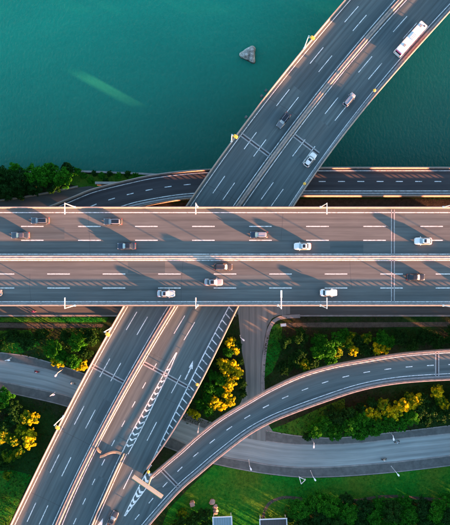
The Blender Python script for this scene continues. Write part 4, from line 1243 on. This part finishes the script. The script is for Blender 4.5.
M['blue_roof'] = plain('blue_roof', (0.16, 0.27, 0.32), 0.5)
M['brown_roof'] = plain('brown_roof', (0.06, 0.055, 0.055), 0.7)
pavilion(222.5, 524, 5.6, 4.2, 'pale blue roofed park shelter with white beams at the bottom edge', 'blue_roof', 'white')
pavilion(273.5, 526, 8.0, 4.2, 'dark roofed park shelter with white border beside the footpath', 'brown_roof', 'white')
for x, y, s, lab, m_ in ((192.3, 503.3, 1.3, 'small pinkish square kiosk on the lawn near the ramp', 'tan'), ):
    p = P(x, y, Z_GND + 1); t = thing('kiosk', lab, 'kiosk', (p.x, p.y, Z_GND), 0.35)
    M['tan'] = concrete('tan_render', (0.36, 0.27, 0.23))
    mb = MB(); mb.box((0, 0, .9), (s * .85, s * .85, 1.8)); mb.build('wall', M['tan'], t)
    mb = MB(); mb.box((0, 0, 1.86), (s * 1.05, s * 1.05, .12), 0, .9); mb.build('roof', M['tan'], t)
for x, y, s, lab in ((212.5, 501.5, .9, 'small pale boulder on the lawn above the blue shelter'), (215.3, 506.5, .75, 'pinkish boulder between kiosk and blue shelter'), (215.8, 511, .85, 'grey boulder close to the blue roofed shelter')):
    p = P(x, y, Z_GND); bm = bmesh.new(); bmesh.ops.create_icosphere(bm, subdivisions=2, radius=s)
    for vv in bm.verts:
        vv.co *= 1 + noise.noise(vv.co * 1.3 + Vector((x, y, 0))) * .5; vv.co.z *= .6
    me = bpy.data.meshes.new('boulder'); bm.to_mesh(me); bm.free(); me.materials.append(M['tan'])
    tag(link('boulder', me, None, (p.x, p.y, Z_GND + s * .25)), lab, 'rock', 'boulders on the lawn')


# ------------------------------------------------------------------ VEGETATION
def leaf_cloud(pts, nrm, size, rng, aspect=0.75):
    """n leaf quads (folded along the midrib) -> verts, faces arrays"""
    n = len(pts)
    up = rng.normal(size=(n, 3)); a = np.cross(nrm, up); a /= np.linalg.norm(a, axis=1)[:, None] + 1e-9
    b = np.cross(nrm, a); s = size * (0.6 + 0.8 * rng.random(n))[:, None]
    v = np.stack([pts - a * s * .5, pts + b * s * aspect * .42 + nrm * s * .12, pts + a * s * .5, pts - b * s * aspect * .42 + nrm * s * .12], 1).reshape(-1, 3)
    f = np.arange(n * 4).reshape(n, 4)
    return v, f


def mesh_np(name, v, f, mat):
    me = bpy.data.meshes.new(name); me.vertices.add(len(v)); me.vertices.foreach_set('co', v.astype(np.float32).ravel())
    k = f.shape[1]; me.loops.add(f.size); me.loops.foreach_set('vertex_index', f.astype(np.int32).ravel())
    me.polygons.add(len(f)); me.polygons.foreach_set('loop_start', np.arange(0, f.size, k, dtype=np.int32))
    me.polygons.foreach_set('loop_total', np.full(len(f), k, dtype=np.int32)); me.update(); me.validate()
    me.materials.append(mat); return me


def crown_mesh(name, r, h, z0, seed, mat, nleaf, leaf=0.30):
    rng = np.random.default_rng(seed); nc = int(26 + r * 20); C = []; 
    for _ in range(nc):
        d = rng.normal(size=3); d /= np.linalg.norm(d); d[2] = abs(d[2]) * 1.0 - 0.25
        q = rng.uniform(.40, 1.0); C.append((d[0] * r * q, d[1] * r * q, z0 + h * .42 + d[2] * h * .55 * q))
    C = np.array(C); cr = rng.uniform(.13, .27, nc) * r
    wts = cr ** 2; wts /= wts.sum(); idx = rng.choice(nc, nleaf, p=wts)
    d = rng.normal(size=(nleaf, 3)); d /= np.linalg.norm(d, axis=1)[:, None]
    q = rng.random(nleaf) ** .45
    pts = C[idx] + d * (cr[idx] * q)[:, None] * np.array([1, 1, .8])
    nrm = d * .7 + rng.normal(size=(nleaf, 3)) * .6 + np.array([0, 0, .35]); nrm /= np.linalg.norm(nrm, axis=1)[:, None]
    v, f = leaf_cloud(pts, nrm, leaf, rng)
    return mesh_np(name, v, f, mat), C


def tree_proto(kind, r, H, seed, mat, nleaf):
    z0 = H * .28
    cm, C = crown_mesh('crown', r, H - z0, z0, seed, M[mat], nleaf)
    mb = MB(); rt = .05 * r + .06
    mb.tube((0, 0, -.15), (0, 0, H * .35), rt, rt * .75, 8); mb.tube((0, 0, H * .35), (.1, .05, H * .68), rt * .75, rt * .35, 8)
    rng = random.Random(seed)
    for i in rng.sample(range(len(C)), min(8, len(C))):
        mb.tube((0, 0, H * rng.uniform(.26, .5)), tuple(C[i]), rt * .4, rt * .12, 6)
    tm = mb.mesh('trunk'); tm.materials.append(M['bark'])
    return cm, tm


PR = {}
for mt in ('leaf_green', 'leaf_dark', 'leaf_sun_lime', 'leaf_sun_gold'):
    for sz, (r, H, nl) in {'s': (1.9, 4.6, 3600), 'm': (2.8, 6.4, 6600), 'l': (3.7, 8.2, 10500)}.items():
        for k in range(2): PR[(mt, sz, k)] = (tree_proto(mt, r, H, len(PR) * 37 + 11, mt, nl), r, H)

ORD = ['first', 'second', 'third', 'fourth', 'fifth', 'sixth', 'seventh', 'eighth', 'ninth', 'tenth', 'eleventh', 'twelfth', 'thirteenth', 'fourteenth', 'fifteenth', 'sixteenth', 'seventeenth', 'eighteenth', 'nineteenth', 'twentieth',
       'twenty-first', 'twenty-second', 'twenty-third', 'twenty-fourth', 'twenty-fifth', 'twenty-sixth']
LOOK = {'leaf_green': 'bright green', 'leaf_dark': 'dark green', 'leaf_sun_lime': 'sun-tinted lime', 'leaf_sun_gold': 'sun-tinted yellow'}
rt_ = random.Random(3)


def plant_trees(cluster, spots, group, name='broadleaf_tree', cat='tree', word='tree'):
    byk = {}
    for x, y, r, mt in sorted(spots):
        byk.setdefault(mt, []).append((x, y, r))
    for mt, L in byk.items():
        for i, (x, y, r) in enumerate(L):
            rm = r / 3.42; sz = 's' if rm < 2.35 else ('m' if rm < 3.25 else 'l')
            (cm, tm), pr, H = PR[(mt, sz, rt_.randrange(2))]
            hs = min(1.0, 9.3 / H) if False else 1.0
            p = P(x, y, Z_GND + H * .6)
            if len(L) == 1: lab = 'only %s %s %s' % (LOOK[mt], word, cluster)
            elif i == len(L) - 1: lab = 'rightmost %s %s %s' % (LOOK[mt], word, cluster)
            else: lab = '%s %s %s from the left %s' % (ORD[i], LOOK[mt], word, cluster)
            t = thing(name, lab, cat, (p.x, p.y, Z_GND), rt_.uniform(0, 6.28), group)
            s = rm / pr; t.scale = (s, s, s * rt_.uniform(.92, 1.06))
            o = link('crown', cm, t); o2 = link('trunk', tm, t)


G, D, Y, A_ = 'leaf_green', 'leaf_dark', 'leaf_sun_lime', 'leaf_sun_gold'
plant_trees('in the riverside clump', [(-12, 176, 12, D), (4, 177, 11, D), (15, 171, 8, G), (20, 180, 11, D), (33, 175, 11, G), (35, 187, 9, D), (46, 176, 11, G), (51, 171, 8, G), (62, 178, 11, G), (68, 169, 7, D), (8, 191, 10, D), (4, 193, 5, A_), (67, 167, 5, Y), (22, 192, 8, D), (54, 187, 8, D), (-8, 192, 10, D), (-28, 180, 12, D)], 'trees in the clump on the river bank')
plant_trees('on the grassy bank by the sea wall', [(76, 171, 5, G), (83, 175, 4, G), (93, 172.5, 3.5, D), (101, 175, 4, G), (109, 173, 3.5, D), (118, 175, 4, G), (127, 173.5, 4, D), (135, 175, 3.5, G), (90, 180, 4, G), (105, 181, 4, D)], 'low shrubs on the river bank', 'shrub', 'shrub', 'shrub')
plant_trees('above the lower left road', [(53, 349, 10, G), (62, 356, 7, G), (77, 342, 10, G), (74, 360, 8, G), (83, 365, 6, A_), (54, 362, 5, A_), (60, 364, 5, A_), (77, 367, 5, A_), (86, 352, 7, D), (92, 338, 8, D), (28, 341, 10, D), (12, 338, 9, D), (-4, 342, 10, D), (66, 337, 7, D), (42, 334, 7, D)], 'trees above the lower left road')
plant_trees('in the lower left clump', [(3, 399, 11, G), (-10, 410, 12, D), (12, 409, 9, D), (16, 417, 8, D), (27, 417, 8, Y), (33, 419, 7, A_), (22, 429, 7, Y), (30, 434, 8, A_), (30, 443, 7, A_), (6, 424, 8, D), (4, 436, 8, Y), (14, 440, 7, Y), (18, 452, 6, Y), (8, 456, 7, Y), (4, 466, 6, D), (-8, 440, 9, D), (-6, 462, 9, D), (6, 476, 5, Y)], 'trees in the lower left clump')
plant_trees('between viaduct and side road', [(230.5, 343, 6, A_), (228, 352, 6, G), (235, 351, 5, A_), (223, 363, 7, A_), (232, 366, 7, A_), (237, 373, 7, A_), (226, 372, 6, A_), (221, 380, 7, G), (214, 376, 6, G), (231, 383, 7, A_), (210, 388, 7, G), (219, 391, 6, G), (227, 394, 6, A_), (215, 402, 7, A_), (207, 398, 6, G), (231, 401, 6, A_), (222, 406, 6, A_), (200, 405, 6, G), (196, 415, 5, A_), (208, 411, 6, G), (242, 384, 6, D), (243, 394, 5, D), (240, 362, 5, D), (216, 363, 5, D), (237, 345, 5, D), (224, 386, 5, A_), (190, 413, 4, A_)],
            'shrub trees between the viaduct and the side road', 'shrub_tree')
plant_trees('between motorway and curved ramp', [(320, 342, 9, G), (327, 350, 10, G), (317, 352, 8, G), (338, 338, 8, G), (347, 343, 7, Y), (353, 350, 6, A_), (345, 334, 6, G), (336, 352, 7, Y), (331, 360, 7, G), (352, 338, 6, Y), (358, 341, 7, D), (300, 354, 8, D), (293, 362, 8, D), (305, 364, 7, Y), (284, 368, 8, D), (312, 362, 7, D), (366, 349, 8, D), (381, 337, 8, G), (388, 341, 7, G), (377, 348, 7, A_), (384, 349, 6, A_), (366, 338, 7, Y), (400, 338, 9, D), (412, 344, 8, D), (425, 337, 9, D), (438, 342, 9, D), (300, 337, 9, D), (286, 342, 8, D), (452, 336, 10, D)],
            'trees between the motorway and the curved ramp')
plant_trees('in the hedge below the curved ramp', [(308, 436, 6, D), (316, 430, 9, G), (326, 424, 9, G), (335, 432, 9, G), (338, 418, 9, D), (349, 426, 10, G), (348, 412, 8, D), (360, 432, 9, G), (362, 420, 9, G), (361, 410, 7, D), (368, 413, 7, A_), (374, 427, 10, G), (376, 416, 7, A_), (383, 404, 7, Y), (388, 411, 7, A_), (395, 413, 8, A_), (389, 424, 9, G), (402, 405, 8, A_), (411, 404, 7, A_), (410, 398, 6, Y), (417, 399, 7, A_), (400, 424, 8, G), (412, 417, 9, G), (420, 410, 8, D), (424, 399, 7, D), (437, 391, 7, A_), (441, 400, 6, Y), (446, 405, 6, A_), (430, 413, 8, D), (441, 416, 8, D), (372, 402, 6, D), (452, 412, 9, D), (330, 412, 7, D), (426, 421, 7, D), (456, 398, 8, D)],
            'trees in the hedge below the curved ramp')
spots = [(300, 510, 12, G), (316, 502, 11, G), (331, 508, 12, G), (322, 518, 12, D), (304, 524, 11, D), (345, 502, 9, D), (348, 514, 12, G), (338, 524, 12, D), (362, 508, 11, D), (374, 516, 12, G), (380, 506, 9, G), (360, 522, 11, D), (392, 512, 12, D), (404, 503, 9, G), (408, 516, 12, G), (390, 524, 11, G), (421, 507, 11, D), (434, 512, 12, G), (424, 520, 11, D), (446, 504, 10, G), (448, 518, 12, D), (438, 525, 11, G), (370, 528, 11, D), (406, 529, 11, D), (320, 531, 11, G), (354, 533, 11, G)]
plant_trees('in the lower right wood', spots, 'trees in the lower right wood')
plant_trees('at the bottom left of the park lawn', [(193, 519, 8, D), (204, 514, 7, D), (181, 524, 8, D), (206, 526, 7, D), (172, 533, 8, D), (240, 533, 8, D), (182, 514, 5, Y), (290, 519, 5, D)], 'trees at the edge of the park lawn')
# wood carries on unseen, its trees added and sized to shade the ground
off = []
for x in range(474, 660, 16):
    for y in (345, 402, 420, 478, 494, 510, 526, 542):
        off.append((x + rt_.uniform(-5, 5), y + rt_.uniform(-5, 5), rt_.uniform(12, 15), rt_.choice((G, D))))
for x in range(172, 660, 16):
    for y in (562, 582, 602): off.append((x + rt_.uniform(-5, 5), y + rt_.uniform(-5, 5), rt_.uniform(12, 15), rt_.choice((G, D))))


def shade_height(x, y):  # heights set to block low sun yet keep it on the gold trees
    lim = 17.0
    for xc, y0, y1, zc in ((400, 386, 418, 5.5), (225, 340, 414, 5.0), (28, 404, 460, 5.0), (350, 333, 356, 5.0)):
        if y0 - 8 < y - .55 * (x - xc) < y1 + 8: lim = min(lim, zc + .1 * (x - xc) * 1.14 * .303)
    return max(7.0, lim) - Z_GND


for (x, y, r, mt) in off:
    (cm, tm), pr, H = PR[(mt, 'l', rt_.randrange(2))]
    hz = shade_height(x, y) / 8.2 * rt_.uniform(.9, 1.0); p = P(x, y, Z_GND + 4)
    t = thing('broadleaf_tree', 'unseen tree added to the wood outside the picture edge for shade', 'tree', (p.x, p.y, Z_GND), rt_.uniform(0, 6.28), 'trees outside the picture')
    s = r / 3.42 / pr; t.scale = (s, s, hz); link('crown', cm, t); link('trunk', tm, t)


# ground cover -------------------------------------------------------
def in_poly(poly, x, y):
    poly = np.array(poly); inside = np.zeros(len(x), bool); j = len(poly) - 1
    for i in range(len(poly)):
        xi, yi = poly[i]; xj, yj = poly[j]
        c = ((yi > y) != (yj > y)) & (x < (xj - xi) * (y - yi) / (yj - yi + 1e-12) + xi); inside ^= c; j = i
    return inside


def scatter(poly_px, density, rng):
    q = np.array([XY(x, y) for x, y in poly_px]); lo, hi = q.min(0), q.max(0); n = int(np.prod(hi - lo) * density)
    p = lo + rng.random((n, 2)) * (hi - lo); return p[in_poly(q, p[:, 0], p[:, 1])]


def cover(name, polys, density, size, hmax, mat, seed, clump=0.12):
    rng = np.random.default_rng(seed); pp = np.vstack([scatter(q, density, rng) for q in polys])
    nz = np.array([noise.noise(Vector((x * clump, y * clump, seed))) for x, y in pp])
    keep = rng.random(len(pp)) < np.clip(.55 + nz * 1.1, .08, 1); pp = pp[keep]; nz = nz[keep]
    z = Z_GND + .03 + rng.random(len(pp)) * hmax * np.clip(.5 + nz, .1, 1)
    pts = np.c_[pp, z]; nrm = rng.normal(size=(len(pp), 3)) * .6 + np.array([0, 0, .9]); nrm /= np.linalg.norm(nrm, axis=1)[:, None]
    v, f = leaf_cloud(pts, nrm, size, rng, .6); o = link(name, mesh_np(name, v, f, M[mat])); o['kind'] = 'stuff'; return o


cover('grass', LAWNS, 5.0, .34, .22, 'grass_blade', 5)
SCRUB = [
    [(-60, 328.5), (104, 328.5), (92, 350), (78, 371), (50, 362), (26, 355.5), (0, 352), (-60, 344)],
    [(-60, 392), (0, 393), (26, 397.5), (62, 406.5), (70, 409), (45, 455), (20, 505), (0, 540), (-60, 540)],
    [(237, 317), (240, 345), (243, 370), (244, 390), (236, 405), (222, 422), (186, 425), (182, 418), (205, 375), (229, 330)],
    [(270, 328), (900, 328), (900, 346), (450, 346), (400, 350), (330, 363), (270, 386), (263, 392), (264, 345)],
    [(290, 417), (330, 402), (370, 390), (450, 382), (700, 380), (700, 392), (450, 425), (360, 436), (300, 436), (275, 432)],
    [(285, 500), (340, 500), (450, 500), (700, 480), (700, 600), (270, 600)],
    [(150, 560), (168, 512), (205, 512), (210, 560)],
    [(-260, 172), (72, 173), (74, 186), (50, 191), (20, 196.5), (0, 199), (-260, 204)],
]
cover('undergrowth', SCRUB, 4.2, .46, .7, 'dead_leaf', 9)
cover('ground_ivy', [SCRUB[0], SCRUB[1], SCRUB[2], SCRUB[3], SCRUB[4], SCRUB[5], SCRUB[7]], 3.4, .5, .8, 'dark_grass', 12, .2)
cover('verge_weeds', [[(295, 197.5), (900, 197.5), (900, 200.5), (295, 200.5)], [(-420, 317), (236, 317), (236, 322), (-420, 322)], [(284, 317.5), (900, 317.5), (900, 321.5), (284, 321.5)]], 5.0, .38, .5, 'dark_grass', 15, .3)
